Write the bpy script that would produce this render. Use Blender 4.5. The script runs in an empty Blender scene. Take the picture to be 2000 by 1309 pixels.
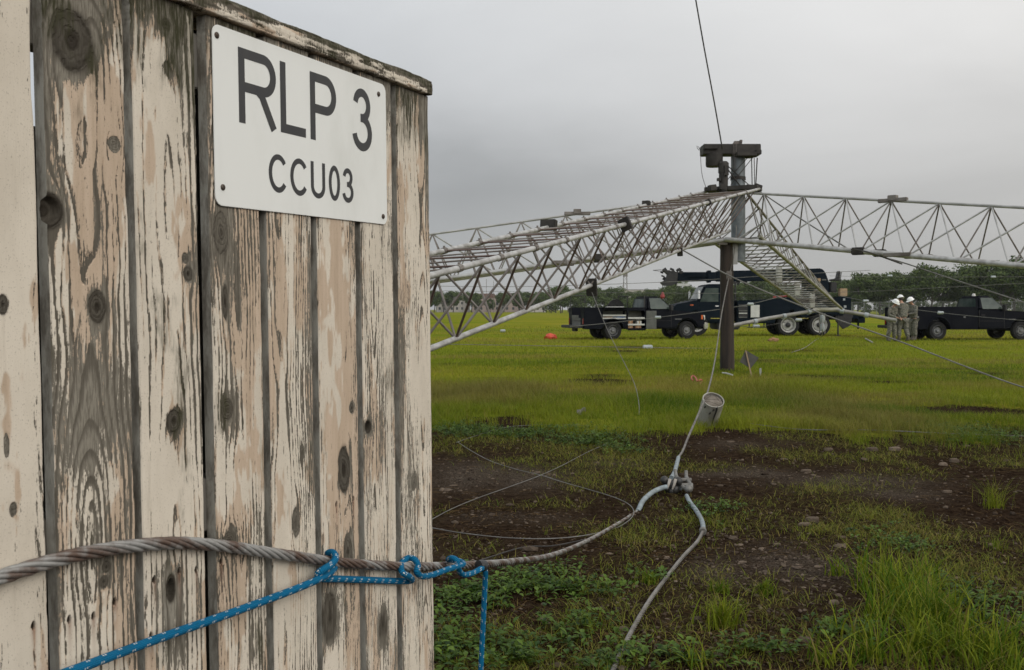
import bpy, bmesh, math, random
import numpy as np
from mathutils import Vector, Matrix
R = math.radians
random.seed(7)
SC = bpy.context.scene
COL = SC.collection
# ------------------------------------------------------------------ camera
F = 35 / 36 * 2000.0                      # focal length in pixels of the 2000 px photograph
PITCH = math.atan(50.5 / F)
CAM = Vector((0, 0, 1.3))
cd = bpy.data.cameras.new('camera'); cam = bpy.data.objects.new('camera', cd); COL.objects.link(cam)
cd.lens = 35; cd.sensor_width = 36; cd.clip_start = 0.05; cd.clip_end = 3000
cam.location = CAM; cam.rotation_euler = (math.pi / 2 - PITCH, 0, 0)
cd.dof.use_dof = True; cd.dof.focus_distance = 3.2; cd.dof.aperture_fstop = 20
SC.camera = cam
# ------------------------------------------------------------------ world
SC.view_settings.view_transform = 'Standard'; SC.view_settings.look = 'None'
SC.view_settings.gamma = 1; SC.view_settings.exposure = 0
SUN_EL, SUN_AZ = R(34), R(128)            # azimuth clockwise from +Y: behind the camera, to the right
W = bpy.data.worlds.new('World'); SC.world = W; W.use_nodes = True
nt = W.node_tree; nt.nodes.clear()
def NODE(tree, t, **kw):
    n = tree.nodes.new(t)
    for k, v in kw.items(): setattr(n, k, v)
    return n
def MATH(tree, op, a, b=None, c=None, clamp=False):
    n = NODE(tree, 'ShaderNodeMath', operation=op, use_clamp=clamp)
    for i, v in enumerate((a, b, c)):
        if v is None: continue
        if isinstance(v, (int, float)): n.inputs[i].default_value = v
        else: tree.links.new(v, n.inputs[i])
    return n.outputs[0]
tc = NODE(nt, 'ShaderNodeTexCoord'); sp = NODE(nt, 'ShaderNodeSeparateXYZ')
nt.links.new(tc.outputs['Generated'], sp.inputs[0])
X, Y, Z = sp.outputs
mp = NODE(nt, 'ShaderNodeMapping'); nt.links.new(tc.outputs['Generated'], mp.inputs[0]); mp.inputs['Scale'].default_value = (1, 1, 3.0)
mp.inputs['Location'].default_value = (0.35, 0.1, 0.2)
nz = NODE(nt, 'ShaderNodeTexNoise'); nt.links.new(mp.outputs[0], nz.inputs['Vector'])
nz.inputs['Scale'].default_value = 2.6; nz.inputs['Detail'].default_value = 5; nz.inputs['Roughness'].default_value = 0.5
nz.inputs['Distortion'].default_value = 0.3
m = lambda *a, **k: MATH(nt, *a, **k)
n0 = m('SUBTRACT', nz.outputs[0], 0.5)
def gauss(x0, sx, z0, sz):
    a = m('POWER', m('ABSOLUTE', m('DIVIDE', m('SUBTRACT', X, x0), sx)), 2)
    zz = m('ADD', Z, m('MULTIPLY', n0, 0.10))
    b = m('POWER', m('ABSOLUTE', m('DIVIDE', m('SUBTRACT', zz, z0), sz)), 2)
    return m('MULTIPLY', m('POWER', 2.718, m('MULTIPLY', m('ADD', a, b), -1)), m('GREATER_THAN', Y, 0))
v = m('ADD', m('ADD', 0.432, m('MULTIPLY', m('MINIMUM', m('MAXIMUM', Z, 0), 0.4), 0.90)), m('MULTIPLY', n0, 0.27))
v = m('SUBTRACT', v, m('MULTIPLY', gauss(-0.05, 0.17, 0.115, 0.055), 0.135))
v = m('ADD', v, m('MULTIPLY', gauss(0.36, 0.26, 0.26, 0.09), 0.15))
v = m('ADD', v, m('MULTIPLY', gauss(-0.15, 0.18, 0.31, 0.10), 0.03))
up = m('MULTIPLY', m('SUBTRACT', Z, 0.25), 1.2, clamp=True)
v = m('ADD', v, m('MULTIPLY', up, 0.10))
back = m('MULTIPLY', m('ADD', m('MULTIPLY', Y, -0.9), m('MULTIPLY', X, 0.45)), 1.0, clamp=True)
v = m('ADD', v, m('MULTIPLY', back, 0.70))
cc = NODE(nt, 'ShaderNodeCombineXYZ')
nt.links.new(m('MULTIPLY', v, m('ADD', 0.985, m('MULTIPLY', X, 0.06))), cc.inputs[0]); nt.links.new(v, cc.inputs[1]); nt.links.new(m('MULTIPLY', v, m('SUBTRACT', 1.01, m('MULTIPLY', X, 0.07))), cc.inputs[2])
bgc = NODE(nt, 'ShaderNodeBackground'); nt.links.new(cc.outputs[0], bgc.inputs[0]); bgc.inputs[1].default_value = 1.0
sky = NODE(nt, 'ShaderNodeTexSky', sky_type='NISHITA'); sky.sun_disc = False
sky.sun_elevation = SUN_EL; sky.sun_rotation = SUN_AZ
bgs = NODE(nt, 'ShaderNodeBackground'); nt.links.new(sky.outputs[0], bgs.inputs[0]); bgs.inputs[1].default_value = 0.07
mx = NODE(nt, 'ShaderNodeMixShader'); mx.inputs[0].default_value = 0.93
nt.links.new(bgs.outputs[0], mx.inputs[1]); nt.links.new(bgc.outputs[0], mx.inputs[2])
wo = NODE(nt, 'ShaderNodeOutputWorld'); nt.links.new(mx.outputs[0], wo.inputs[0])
sd = bpy.data.lights.new('sun', 'SUN'); so = bpy.data.objects.new('sun', sd); COL.objects.link(so)
sd.energy = 0.9; sd.angle = R(35); sd.color = (1, 0.97, 0.92)
tosun = Vector((math.sin(SUN_AZ) * math.cos(SUN_EL), math.cos(SUN_AZ) * math.cos(SUN_EL), math.sin(SUN_EL)))
so.rotation_euler = tosun.to_track_quat('Z', 'Y').to_euler(); so.location = tosun * 40
# ------------------------------------------------------------------ geometry of the view (where a photographed point stands in the place)
FW = Vector((0, math.cos(PITCH), -math.sin(PITCH))); UPV = Vector((0, math.sin(PITCH), math.cos(PITCH)))
def ray(px, py): return Vector(((px - 1000) / F, 0, 0)) + UPV * (-(py - 654.5) / F) + FW
def P(px, py, d): return CAM + ray(px, py) * d
def G(px, py, z=0.0):
    r = ray(px, py); t = (z - CAM.z) / r.z
    return CAM + r * t
# ------------------------------------------------------------------ noise
def _h(ix, iy, s):
    n = (ix.astype(np.int64) * 374761393 + iy.astype(np.int64) * 668265263 + s * 974126177) & 0xffffffff
    n = ((n ^ (n >> 13)) * 1274126177) & 0xffffffff
    n = ((n ^ (n >> 16)) * 668265263) & 0xffffffff
    return ((n ^ (n >> 15)) & 0xffffff) / float(0x1000000)
def vn(x, y, s=0):
    x = np.asarray(x, float); y = np.asarray(y, float)
    ix = np.floor(x); iy = np.floor(y); fx = x - ix; fy = y - iy
    fx = fx * fx * (3 - 2 * fx); fy = fy * fy * (3 - 2 * fy)
    a = _h(ix, iy, s); b = _h(ix + 1, iy, s); c = _h(ix, iy + 1, s); d = _h(ix + 1, iy + 1, s)
    return (a * (1 - fx) + b * fx) * (1 - fy) + (c * (1 - fx) + d * fx) * fy
def fbm(x, y, o=4, s=0, g=0.5):
    t = 0; a = 1; n = 0
    for i in range(o):
        t = t + a * vn(x * 2 ** i + 17.3 * i, y * 2 ** i + 5.1 * i, s + i * 31); n += a; a *= g
    return t / n
def sst(a, b, x):
    t = np.clip((x - a) / (b - a), 0, 1); return t * t * (3 - 2 * t)
# ------------------------------------------------------------------ objects
def tag(o, label=None, cat=None, group=None, kind=None):
    for k, v in (('label', label), ('category', cat), ('group', group), ('kind', kind)):
        if v: o[k] = v
    return o
def thing(name, label, cat, loc=(0, 0, 0), rz=0, group=None):
    o = bpy.data.objects.new(name, None); COL.objects.link(o); o.empty_display_size = 0.2
    o.location = loc; o.rotation_euler = (0, 0, rz); tag(o, label, cat, group)
    return o
def root_of(o):
    while o.parent: o = o.parent
    return o
class MB:
    def __init__(s): s.v = []; s.f = []; s.at = {}
    def add(s, vs, fs):
        k = len(s.v); s.v += [tuple(p) for p in vs]; s.f += [tuple(i + k for i in f) for f in fs]
        return s
    def box(s, c, size, M=None):
        hx, hy, hz = size[0] / 2, size[1] / 2, size[2] / 2
        vs = [Vector((x, y, z)) for x in (-hx, hx) for y in (-hy, hy) for z in (-hz, hz)]
        if M is not None: vs = [M @ p for p in vs]
        c = Vector(c)
        return s.add([p + c for p in vs], [(0, 1, 3, 2), (4, 6, 7, 5), (0, 4, 5, 1), (2, 3, 7, 6), (0, 2, 6, 4), (1, 5, 7, 3)])
    def prism(s, pr, y0, y1, taper=None):
        n = len(pr)
        a = [(x, y0, z) for x, z in pr]; b = [(x, y1, z) for x, z in (taper or pr)]
        return s.add(a + b, [tuple(range(n)), tuple(range(2 * n - 1, n - 1, -1))] + [(i, i + n, (i + 1) % n + n, (i + 1) % n) for i in range(n)])
    def tube(s, pts, r, n=8, caps=True, rr=None):
        pts = [Vector(p) for p in pts]; k = len(pts); fr = None; vs = []
        for i in range(k):
            t = (pts[min(i + 1, k - 1)] - pts[max(i - 1, 0)])
            t = t.normalized() if t.length > 1e-9 else Vector((0, 0, 1))
            if fr is None: fr = t.orthogonal().normalized()
            else:
                fr = fr - t * fr.dot(t); fr = fr.normalized() if fr.length > 1e-6 else t.orthogonal().normalized()
            bi = t.cross(fr); q = rr[i] if rr else r
            for j in range(n):
                a = 2 * math.pi * j / n; vs.append(pts[i] + (fr * math.cos(a) + bi * math.sin(a)) * q)
        fs = [(i * n + j, i * n + (j + 1) % n, (i + 1) * n + (j + 1) % n, (i + 1) * n + j) for i in range(k - 1) for j in range(n)]
        if caps: fs += [tuple(range(n - 1, -1, -1)), tuple((k - 1) * n + j for j in range(n))]
        return s.add(vs, fs)
    def lathe(s, pr, c, M=None, n=24):
        """profile of (radius, height) turned about the local z axis, closed where the radius is 0"""
        c = Vector(c); vs = []; k = len(pr)
        for r, h in pr:
            for j in range(n):
                a = 2 * math.pi * j / n; p = Vector((r * math.cos(a), r * math.sin(a), h))
                vs.append((M @ p if M is not None else p) + c)
        return s.add(vs, [(i * n + j, i * n + (j + 1) % n, (i + 1) * n + (j + 1) % n, (i + 1) * n + j) for i in range(k - 1) for j in range(n)])
    def build(s, name, mat, parent=None, smooth=False, bevel=0, world=False, origin=None, seg=2):
        me = bpy.data.meshes.new(name)
        off = Vector((0, 0, 0))
        vs = s.v
        if parent is None and origin is None:
            a = np.array(vs); origin = Vector((a[:, 0].mean(), a[:, 1].mean(), a[:, 2].min()))
        if parent is None: off = origin
        elif world: off = Vector(root_of(parent).location)
        me.from_pydata([tuple(Vector(p) - off) for p in vs], [], s.f); me.update()
        bm = bmesh.new(); bm.from_mesh(me)
        bmesh.ops.recalc_face_normals(bm, faces=bm.faces)
        if bevel:
            es = [e for e in bm.edges if len(e.link_faces) == 2 and e.calc_face_angle(0) > R(28)]
            bmesh.ops.bevel(bm, geom=es, offset=bevel, segments=seg, affect='EDGES', clamp_overlap=True)
        if smooth or bevel:
            for f in bm.faces: f.smooth = True
            for e in bm.edges:
                if len(e.link_faces) == 2 and e.calc_face_angle(0) > R(38): e.smooth = False
        bm.to_mesh(me); bm.free()
        me.materials.append(mat)
        o = bpy.data.objects.new(name, me); COL.objects.link(o)
        if parent is not None: o.parent = parent
        else: o.location = off
        return o
def np_mesh(name, V, Fa, mat, attrs=None, smooth=False, loc=(0, 0, 0), parent=None):
    """mesh from numpy arrays: V (n,3), Fa (m,k) with k = 3 or 4"""
    me = bpy.data.meshes.new(name); n, k = Fa.shape
    me.vertices.add(len(V)); me.vertices.foreach_set('co', np.ascontiguousarray(V, np.float32).ravel())
    me.loops.add(n * k); me.loops.foreach_set('vertex_index', np.ascontiguousarray(Fa, np.int32).ravel())
    me.polygons.add(n); me.polygons.foreach_set('loop_start', np.arange(0, n * k, k, dtype=np.int32))
    me.polygons.foreach_set('loop_total', np.full(n, k, np.int32))
    me.polygons.foreach_set('use_smooth', np.full(n, smooth, bool))
    for a, val in (attrs or {}).items():
        at = me.attributes.new(a, 'FLOAT', 'POINT'); at.data.foreach_set('value', np.ascontiguousarray(val, np.float32).ravel())
    me.update(calc_edges=True); me.validate()
    me.materials.append(mat)
    o = bpy.data.objects.new(name, me); COL.objects.link(o); o.location = loc
    if parent is not None: o.parent = parent
    return o
def copy_thing(o):
    c = o.copy(); COL.objects.link(c)
    for ch in list(o.children):
        d = ch.copy(); COL.objects.link(d); d.parent = c
        for g in list(ch.children):
            e = g.copy(); COL.objects.link(e); e.parent = d
    return c
def spline(pts, step):
    """Catmull-Rom through pts, resampled evenly"""
    p = [np.array(q, float) for q in pts]; p = [2 * p[0] - p[1]] + p + [2 * p[-1] - p[-2]]; out = []
    for i in range(1, len(p) - 2):
        for t in np.linspace(0, 1, 24, endpoint=False):
            a, b, c, d = p[i - 1], p[i], p[i + 1], p[i + 2]
            out.append(0.5 * (2 * b + (c - a) * t + (2 * a - 5 * b + 4 * c - d) * t * t + (3 * b - a - 3 * c + d) * t ** 3))
    out.append(p[-2]); out = np.array(out)
    L = np.concatenate([[0], np.cumsum(np.linalg.norm(np.diff(out, axis=0), axis=1))])
    n = max(2, int(L[-1] / step) + 1); s = np.linspace(0, L[-1], n)
    return [Vector([np.interp(q, L, out[:, k]) for k in range(3)]) for q in s], s
# ------------------------------------------------------------------ materials
def new_mat(name):
    m_ = bpy.data.materials.new(name); m_.use_nodes = True; t = m_.node_tree
    return m_, t, t.nodes['Principled BSDF']
def lk(t, a, b): t.links.new(a, b)
def mixc(t, f, a, b):
    n = NODE(t, 'ShaderNodeMix', data_type='RGBA')
    for s_, v_ in ((0, f), (6, a), (7, b)):
        if isinstance(v_, (int, float)): n.inputs[s_].default_value = v_
        elif isinstance(v_, tuple): n.inputs[s_].default_value = (*v_, 1)
        else: lk(t, v_, n.inputs[s_])
    return n.outputs[2]
def attr(t, name): return NODE(t, 'ShaderNodeAttribute', attribute_name=name).outputs['Fac']
def noise_(t, scale, detail=5, rough=0.55, stretch=(1, 1, 1), coord='Object', dist=0):
    c = NODE(t, 'ShaderNodeTexCoord'); mp_ = NODE(t, 'ShaderNodeMapping'); mp_.inputs['Scale'].default_value = stretch
    n = NODE(t, 'ShaderNodeTexNoise'); lk(t, c.outputs[coord], mp_.inputs[0]); lk(t, mp_.outputs[0], n.inputs['Vector'])
    n.inputs['Scale'].default_value = scale; n.inputs['Detail'].default_value = detail; n.inputs['Roughness'].default_value = rough
    n.inputs['Distortion'].default_value = dist
    return n.outputs[0]
def ramp(t, x, a, b):
    n = NODE(t, 'ShaderNodeMapRange'); n.interpolation_type = 'SMOOTHSTEP'; lk(t, x, n.inputs[0]); n.inputs[1].default_value = a; n.inputs[2].default_value = b
    return n.outputs[0]
def bump_(t, h, b, strength=0.3, dist=0.01):
    n = NODE(t, 'ShaderNodeBump'); n.inputs['Strength'].default_value = strength; n.inputs['Distance'].default_value = dist
    lk(t, h, n.inputs['Height']); lk(t, n.outputs[0], b.inputs['Normal'])
def pm(name, c1, c2=None, scale=6, rough=0.6, metal=0.0, bump=0.0, stretch=(1, 1, 1), lo=0.35, hi=0.65, bd=0.01, coat=0, detail=6):
    m_, t, b = new_mat(name)
    c2 = c2 or tuple(x * 0.75 for x in c1)
    n = noise_(t, scale, detail, 0.6, stretch)
    lk(t, mixc(t, ramp(t, n, lo, hi), c1, c2), b.inputs['Base Color'])
    b.inputs['Roughness'].default_value = rough; b.inputs['Metallic'].default_value = metal
    if coat: b.inputs['Coat Weight'].default_value = coat; b.inputs['Coat Roughness'].default_value = 0.08
    if bump: bump_(t, n, b, bump, bd)
    return m_
# ================================================================== FENCE
FD = Vector((0.402, 0.916, 0.018)).normalized(); FN = Vector((0.916, -0.402, 0)).normalized(); FU = FN.cross(FD)
FA = Vector((-0.494, 1.63, 0))
def FP(px, py, off=0.0):
    r = ray(px, py); a = FA + FN * off; t = (a - CAM).dot(FN) / r.dot(FN); p = CAM + r * t - a
    return p.dot(FD), p.dot(FU)
def FW_(u, v, n=0.0): return FA + FD * u + FU * v + FN * n
FORG = FA + FD * 0.2
def fl(u, v, n):                           # fence coordinates -> local coordinates of the fence thing (arrays)
    u = np.asarray(u, float); v = np.asarray(v, float); n = np.asarray(n, float)
    b = FA - FORG
    return np.stack([b[k] + FD[k] * u + FU[k] * v + FN[k] * n for k in range(3)], -1)
fence = thing('wooden_fence', 'weathered vertical board fence with peeling cream paint and a mossy cap rail', 'fence', FORG)

mw, t, b = new_mat('peeling_painted_wood')
geo = NODE(t, 'ShaderNodeNewGeometry')
loss = attr(t, 'paint'); pink = attr(t, 'primer'); grain = attr(t, 'grain'); dark = attr(t, 'knot'); moss = attr(t, 'moss'); rust = attr(t, 'rust'); edge = attr(t, 'edge'); hue = attr(t, 'hue')
nf = noise_(t, 220, 4, 0.7, (1, 1, 0.12)); nb = noise_(t, 9, 5, 0.6, (1, 1, 0.5)); nh = noise_(t, 430, 4, 0.65, (1, 1, 0.10)); nq = noise_(t, 260, 5, 0.7, (1, 1, 0.45)); ns = noise_(t, 60, 5, 0.65, (1, 1, 0.08)); nsp = noise_(t, 420, 2, 0.6)
lx = MATH(t, 'ADD', loss, MATH(t, 'ADD', MATH(t, 'MULTIPLY', MATH(t, 'SUBTRACT', nh, .5), 1.45), MATH(t, 'MULTIPLY', MATH(t, 'SUBTRACT', nq, .5), 1.05)))
paint = ramp(t, MATH(t, 'MULTIPLY', lx, -1), -.03, .03)
wood = mixc(t, ramp(t, nb, 0.3, 0.7), (0.205, 0.184, 0.146), (0.300, 0.275, 0.225))
wood = mixc(t, hue, wood, (0.150, 0.126, 0.092))
wood = mixc(t, MATH(t, 'MULTIPLY', grain, 0.66), wood, (0.060, 0.049, 0.036))
wood = mixc(t, MATH(t, 'MULTIPLY', ramp(t, nh, 0.42, 0.62), 0.62), wood, (0.082, 0.070, 0.053))
cream = mixc(t, ramp(t, nb, 0.35, 0.7), (0.68, 0.61, 0.505), (0.58, 0.515, 0.42))
pinkc = mixc(t, ramp(t, ns, 0.3, 0.7), (0.56, 0.44, 0.33), (0.47, 0.36, 0.26))
pc = mixc(t, pink, cream, pinkc)
pc = mixc(t, MATH(t, 'MULTIPLY', ramp(t, ns, 0.55, 0.8), 0.35), pc, (0.30, 0.245, 0.18))
pc = mixc(t, MATH(t, 'MULTIPLY', ramp(t, nsp, 0.60, 0.72), 0.6), pc, (0.24, 0.2, 0.15))
c = mixc(t, paint, wood, pc)
c = mixc(t, MATH(t, 'MULTIPLY', dark, 1.3, clamp=True), c, (0.026, 0.020, 0.013))
c = mixc(t, MATH(t, 'MULTIPLY', moss, ramp(t, nf, 0.3, 0.6)), c, (0.036, 0.034, 0.014))
c = mixc(t, rust, c, (0.16, 0.055, 0.02))
ed = mixc(t, ramp(t, noise_(t, 30, 6, 0.7, (1, 1, 0.3)), 0.4, 0.66), (0.43, 0.41, 0.355), (0.17, 0.152, 0.124))
c = mixc(t, edge, c, ed)
lk(t, c, b.inputs['Base Color']); b.inputs['Roughness'].default_value = 0.75; b.inputs['Specular IOR Level'].default_value = 0.25
bump_(t, MATH(t, 'ADD', MATH(t, 'ADD', MATH(t, 'MULTIPLY', nh, 0.5), MATH(t, 'MULTIPLY', nsp, 0.2)), MATH(t, 'MULTIPLY', paint, .9)), b, 0.7, 0.0012)

def fields(u, v, uc, wd, prm, knots, seed):
    """paint, primer, grain ... over arrays u, v (metres) of one board"""
    ug = u.copy(); kn = np.zeros_like(u); near = np.zeros_like(u); inring = np.zeros_like(u); inside = np.zeros_like(u)
    for (ku, kv, ra, rb, st) in knots:
        wob = 1 + 0.25 * (fbm(u * 60, v * 30, 2, seed + 7) - 0.5)
        e = np.sqrt(((u - ku) / ra) ** 2 + ((v - kv) / rb) ** 2) / wob
        # fibres flow round the knot
        ev = np.sqrt(((u - ku) / ra) ** 2 + ((v - kv) / (rb * 1.9)) ** 2)
        ug = ug - (u - ku) / np.maximum(ev, 0.9) ** 2 * 0.85 * np.exp(-np.maximum(ev - 1, 0) * 0.35)
        near = np.maximum(near, np.exp(-np.maximum(e - 1, 0) * 1.6) * min(1, st + 0.2))
        ins = 1 - sst(0.75, 1.1, e); inside = np.maximum(inside, ins)
        inring = np.where(ins > 0.05, e, inring)
        kn = np.maximum(kn, st * (ins * (0.62 + 0.38 * sst(0.5, 0.1, e)) + 0.55 * np.exp(-((e - 1.0) / 0.16) ** 2)))
    k, d0, slope, v0 = prm['cath']
    wx = 0.016 * (fbm(u * 9, v * 3.2, 3, seed) - 0.5)
    ax = d0 + slope * (v - v0) + 0.006 * np.sin(v * 9 + seed) + 0.010 * (fbm(u * 4, v * 6, 3, seed + 3) - .5)
    r = np.sqrt(((ug - uc - prm['off'] + wx) * k) ** 2 + ax ** 2)
    sp_ = prm.get('sp', 0.0058)
    ph = r / sp_ + 1.1 * fbm(u * 12, v * 2, 2, seed + 11) + .55 * fbm(u * 45, v * 14, 2, seed + 12)
    ph = np.where(inside > 0.05, inring * 3.2 + 1.2 * fbm(u * 120, v * 90, 2, seed + 13), ph)
    fr = ph - np.floor(ph); lw = sst(0.45, 0.86, fr) * (1 - sst(0.93, 1.0, fr))
    big = fbm(u * 13, v * 2.6, 4, seed + 21); streak = fbm(u * 150, v * 7, 4, seed + 33, 0.6); mid = fbm(u * 55, v * 10, 3, seed + 41)
    med = vn(np.floor(ph) * 3.1 + 0.5, v * 3.5 + np.floor(ph) * 7.7, seed + 51)        # some year rings shed more than others
    eu = np.minimum(u - (uc - wd / 2), (uc + wd / 2) - u)
    L = prm['bias'] + 1.5 * (big - 0.5) + 1.25 * (streak - 0.5) + 0.5 * (mid - 0.5) + prm['lw'] * lw * (0.35 + 1.3 * med) + 0.75 * near + prm.get('top', 0.9) * sst(1.60, 1.80, v + 0.25 * (big - .5)) + 0.25 * np.exp(-eu / 0.006)
    for (zu, zv, su, sv, a) in prm.get('zones', []):
        L = L + a * np.exp(-((u - zu) / su) ** 2 - ((v - zv) / sv) ** 2)
    paint_ = sst(0.045, -0.045, L - 0.30); loss_ = L - 0.30 + 2.0 * inside
    pk = fbm(u * 16, v * 4.5, 5, seed + 61, 0.6)
    primer = sst(0.0, 0.035, pk - prm['pink'] + 0.10 * sst(0.0, 0.3, L))
    ms = sst(0.50, 0.66, fbm(u * 22, v * 7, 5, seed + 71, .6) + 2.0 * prm.get('moss', 0) * sst(1.50, 1.76, v) - prm.get('mossoff', 0.1))
    return loss_, paint_ * (1 - inside), primer, np.clip(lw * (0.5 + med), 0, 1), np.clip(kn, 0, 1), ms * (1 - paint_ * 0.45), ph
def board(px0, px1, prm, knots=(), nails=(), seed=1, u01=None, ztop=1.777, nick=None, name='plank'):
    u0, u1 = u01 if u01 else (FP(px0, 700)[0], FP(px1, 700)[0])
    uc, wd = (u0 + u1) / 2, u1 - u0
    us = np.linspace(u0, u1, max(8, int(wd / 0.00155)))
    vs = np.concatenate([np.linspace(0.02, 0.72, 40)[:-1], np.arange(0.72, ztop, 0.0019), [ztop]])
    U_, V_ = np.meshgrid(us, vs)
    kk = []
    for (kx, ky, rx, ry, st) in knots:
        a = FP(kx, ky); ra = abs(FP(kx + rx, ky)[0] - FP(kx - rx, ky)[0]) / 2; rb = abs(FP(kx, ky + ry)[1] - FP(kx, ky - ry)[1]) / 2
        kk.append((a[0], a[1], ra, rb, st))
    zz = []
    for (kx, ky, rx, ry, a_) in prm.get('pz', []):
        a = FP(kx, ky); ra = abs(FP(kx + rx, ky)[0] - FP(kx - rx, ky)[0]) / 2; rb = abs(FP(kx, ky + ry)[1] - FP(kx, ky - ry)[1]) / 2
        zz.append((a[0], a[1], ra, rb, a_))
    prm = dict(prm, zones=zz)
    ls, pa, pr, gr, kn, ms, ph = fields(U_, V_, uc, wd, prm, kk, seed)
    ru = np.zeros_like(U_); dn = np.zeros_like(U_)
    for (kx, ky) in nails:
        a = FP(kx, ky); du = (U_ - a[0]) / 0.0032; dv = (V_ - a[1]) / 0.006
        h = sst(1.15, 0.8, np.sqrt(du ** 2 + dv ** 2)); kn = np.maximum(kn, h); dn = dn + h * 0.004
        ru = np.maximum(ru, 0.75 * np.exp(-((U_ - a[0]) / 0.004) ** 2) * sst(0.004, -0.003, V_ - a[1]) * np.exp((V_ - a[1]) / 0.028) * (1 - h))
    n = pa * 0.0007 - gr * (1 - pa) * 0.0009 - dn - 0.004 * np.clip(kn - 0.6, 0, 1) + 0.0012 * (fbm(U_ * 8, V_ * 2, 2, seed + 90) - .5)
    for (a0, a1, ra, rb, st) in kk:
        if st >= 1.0:                                # a knot that has fallen out: a hole
            e = np.sqrt(((U_ - a0) / ra) ** 2 + ((V_ - a1) / rb) ** 2); n = n - 0.012 * sst(0.85, 0.55, e)
    # worn edges
    eu = np.minimum(U_ - u0, u1 - U_); n = n - 0.003 * np.exp(-eu / 0.0015)
    Uo = U_.copy()
    wig = 0.0022 * (fbm(V_ * 14, V_ * 0 + seed, 4, seed + 95) - 0.5)
    Uo = Uo + wig * np.where(np.abs(U_ - u1) < 0.004, 1, 0) + wig[::-1] * np.where(np.abs(U_ - u0) < 0.004, 1, 0)
    if nick:
        for (v0, v1, a_) in nick:
            Uo = Uo - a_ * sst(v0 - .02, v0 + .02, V_) * sst(v1 + .02, v1 - .02, V_) * sst(u1 - 0.012, u1, U_)
    nv, nu = U_.shape
    verts = [fl(Uo, V_, n).reshape(-1, 3)]
    idx = np.arange(nv * nu).reshape(nv, nu)
    q = np.stack([idx[:-1, :-1], idx[:-1, 1:], idx[1:, 1:], idx[1:, :-1]], -1).reshape(-1, 4)
    faces = [q]; at = dict(paint=[ls.ravel()], primer=[pr.ravel()], grain=[gr.ravel()], knot=[kn.ravel()], moss=[ms.ravel()], rust=[ru.ravel()], edge=[np.zeros(nv * nu)], hue=[np.full(nv * nu, prm.get('hue', 0.0))])
    base = nv * nu
    for col, sg in ((0, -1), (nu - 1, 1)):             # the two narrow edges of the board
        a = fl(Uo[:, col], V_[:, col], n[:, col]); bq = fl(Uo[:, col] * 0 + (u0 if sg < 0 else u1), V_[:, col], np.full(nv, -0.021))
        verts += [a, bq]; i = np.arange(nv)
        f_ = np.stack([base + i[:-1], base + i[1:], base + nv + i[1:], base + nv + i[:-1]], -1); faces.append(f_ if sg > 0 else f_[:, ::-1][:, [0, 1, 2, 3]])
        for k_ in at: at[k_].append(np.full(2 * nv, 1.0 if k_ == 'edge' else 0.0))
        base += 2 * nv
    cs = fl([u0, u1, u1, u0, u0, u1, u1, u0], [0.02, 0.02, ztop, ztop, ztop, ztop, ztop, ztop], [-.021, -.021, -.021, -.021, 0, 0, -.021, -.021])
    verts.append(cs); faces.append(np.array([[1, 0, 3, 2], [4, 5, 6, 7]]) + base)
    for k_ in at: at[k_].append(np.full(8, 1.0 if k_ == 'edge' else 0.0))
    return np_mesh(name, np.concatenate(verts), np.concatenate(faces), mw, {k_: np.concatenate(x) for k_, x in at.items()}, False, parent=fence)
C0 = (1.0, 0.030, 0.02, 1.2)
board(0, 0, dict(cath=C0, off=0.02, bias=-.35, lw=.3, pink=.6), u01=(-0.755, -0.615), seed=901)
board(0, 0, dict(cath=C0, off=0.02, bias=-.35, lw=.3, pink=.6), u01=(-0.600, -0.468), seed=902)
board(0, 0, dict(cath=(.9, .05, .01, 1.2), off=0.04, bias=-.43, lw=.26, pink=.60, top=.1, mossoff=.3), [(5, 595, 10, 20, .8), (25, 995, 7, 13, .6), (12, 870, 6, 25, .2)], [(65, 1222)], seed=903, u01=(-0.448, FP(80, 700)[0]), nick=[(1.57, 1.70, .002)])
board(103, 257, dict(cath=(.42, 0.006, 0.028, 1.02), off=-0.010, bias=-0.12, lw=.50, pink=.56, sp=.0038, moss=.12, mossoff=.12, hue=.25, pz=[(200, 820, 70, 170, .75), (150, 1160, 90, 150, .35), (165, 230, 60, 130, -.35), (215, 420, 40, 90, .35), (140, 500, 60, 70, -.25), (190, 960, 70, 70, -.5)]),
      [(140, 78, 38, 56, .9), (190, 600, 17, 30, .85), (96, 410, 26, 34, 1.0), (208, 1107, 8, 11, .7), (203, 1136, 8, 11, .7), (223, 283, 12, 17, .15)], [(135, 1210), (182, 1203), (224, 1175)], seed=204, nick=[(1.45, 1.62, .002)])
board(272, 393, dict(cath=(.55, 0.002, 0.020, 0.85), off=0.000, bias=-.17, lw=.62, pink=.60, moss=.2, mossoff=.10, hue=.1, top=.75, pz=[(340, 1180, 60, 110, .5), (330, 950, 50, 90, -.4), (310, 560, 60, 200, -.1)]),
      [(340, 822, 13, 23, .9), (367, 535, 8, 14, .85), (362, 505, 6, 9, .6), (324, 48, 8, 12, .8), (334, 1150, 9, 26, 1.0)], [(301, 1132), (350, 1115), (383, 1113), (294, 1242)], seed=305)
board(417, 513, dict(cath=(.7, 0.012, 0.022, 1.45), off=-0.005, bias=-0.09, lw=.5, pink=.50, moss=.12, mossoff=.12, hue=.3, pz=[(440, 500, 40, 130, .3), (470, 930, 50, 70, -.55), (455, 830, 25, 70, .4), (470, 1200, 50, 70, -.2)]),
      [(432, 455, 14, 40, .55), (440, 590, 5, 32, .8), (444, 800, 11, 20, .6), (448, 1055, 14, 16, .6)], [(432, 1096)], seed=406)
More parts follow.
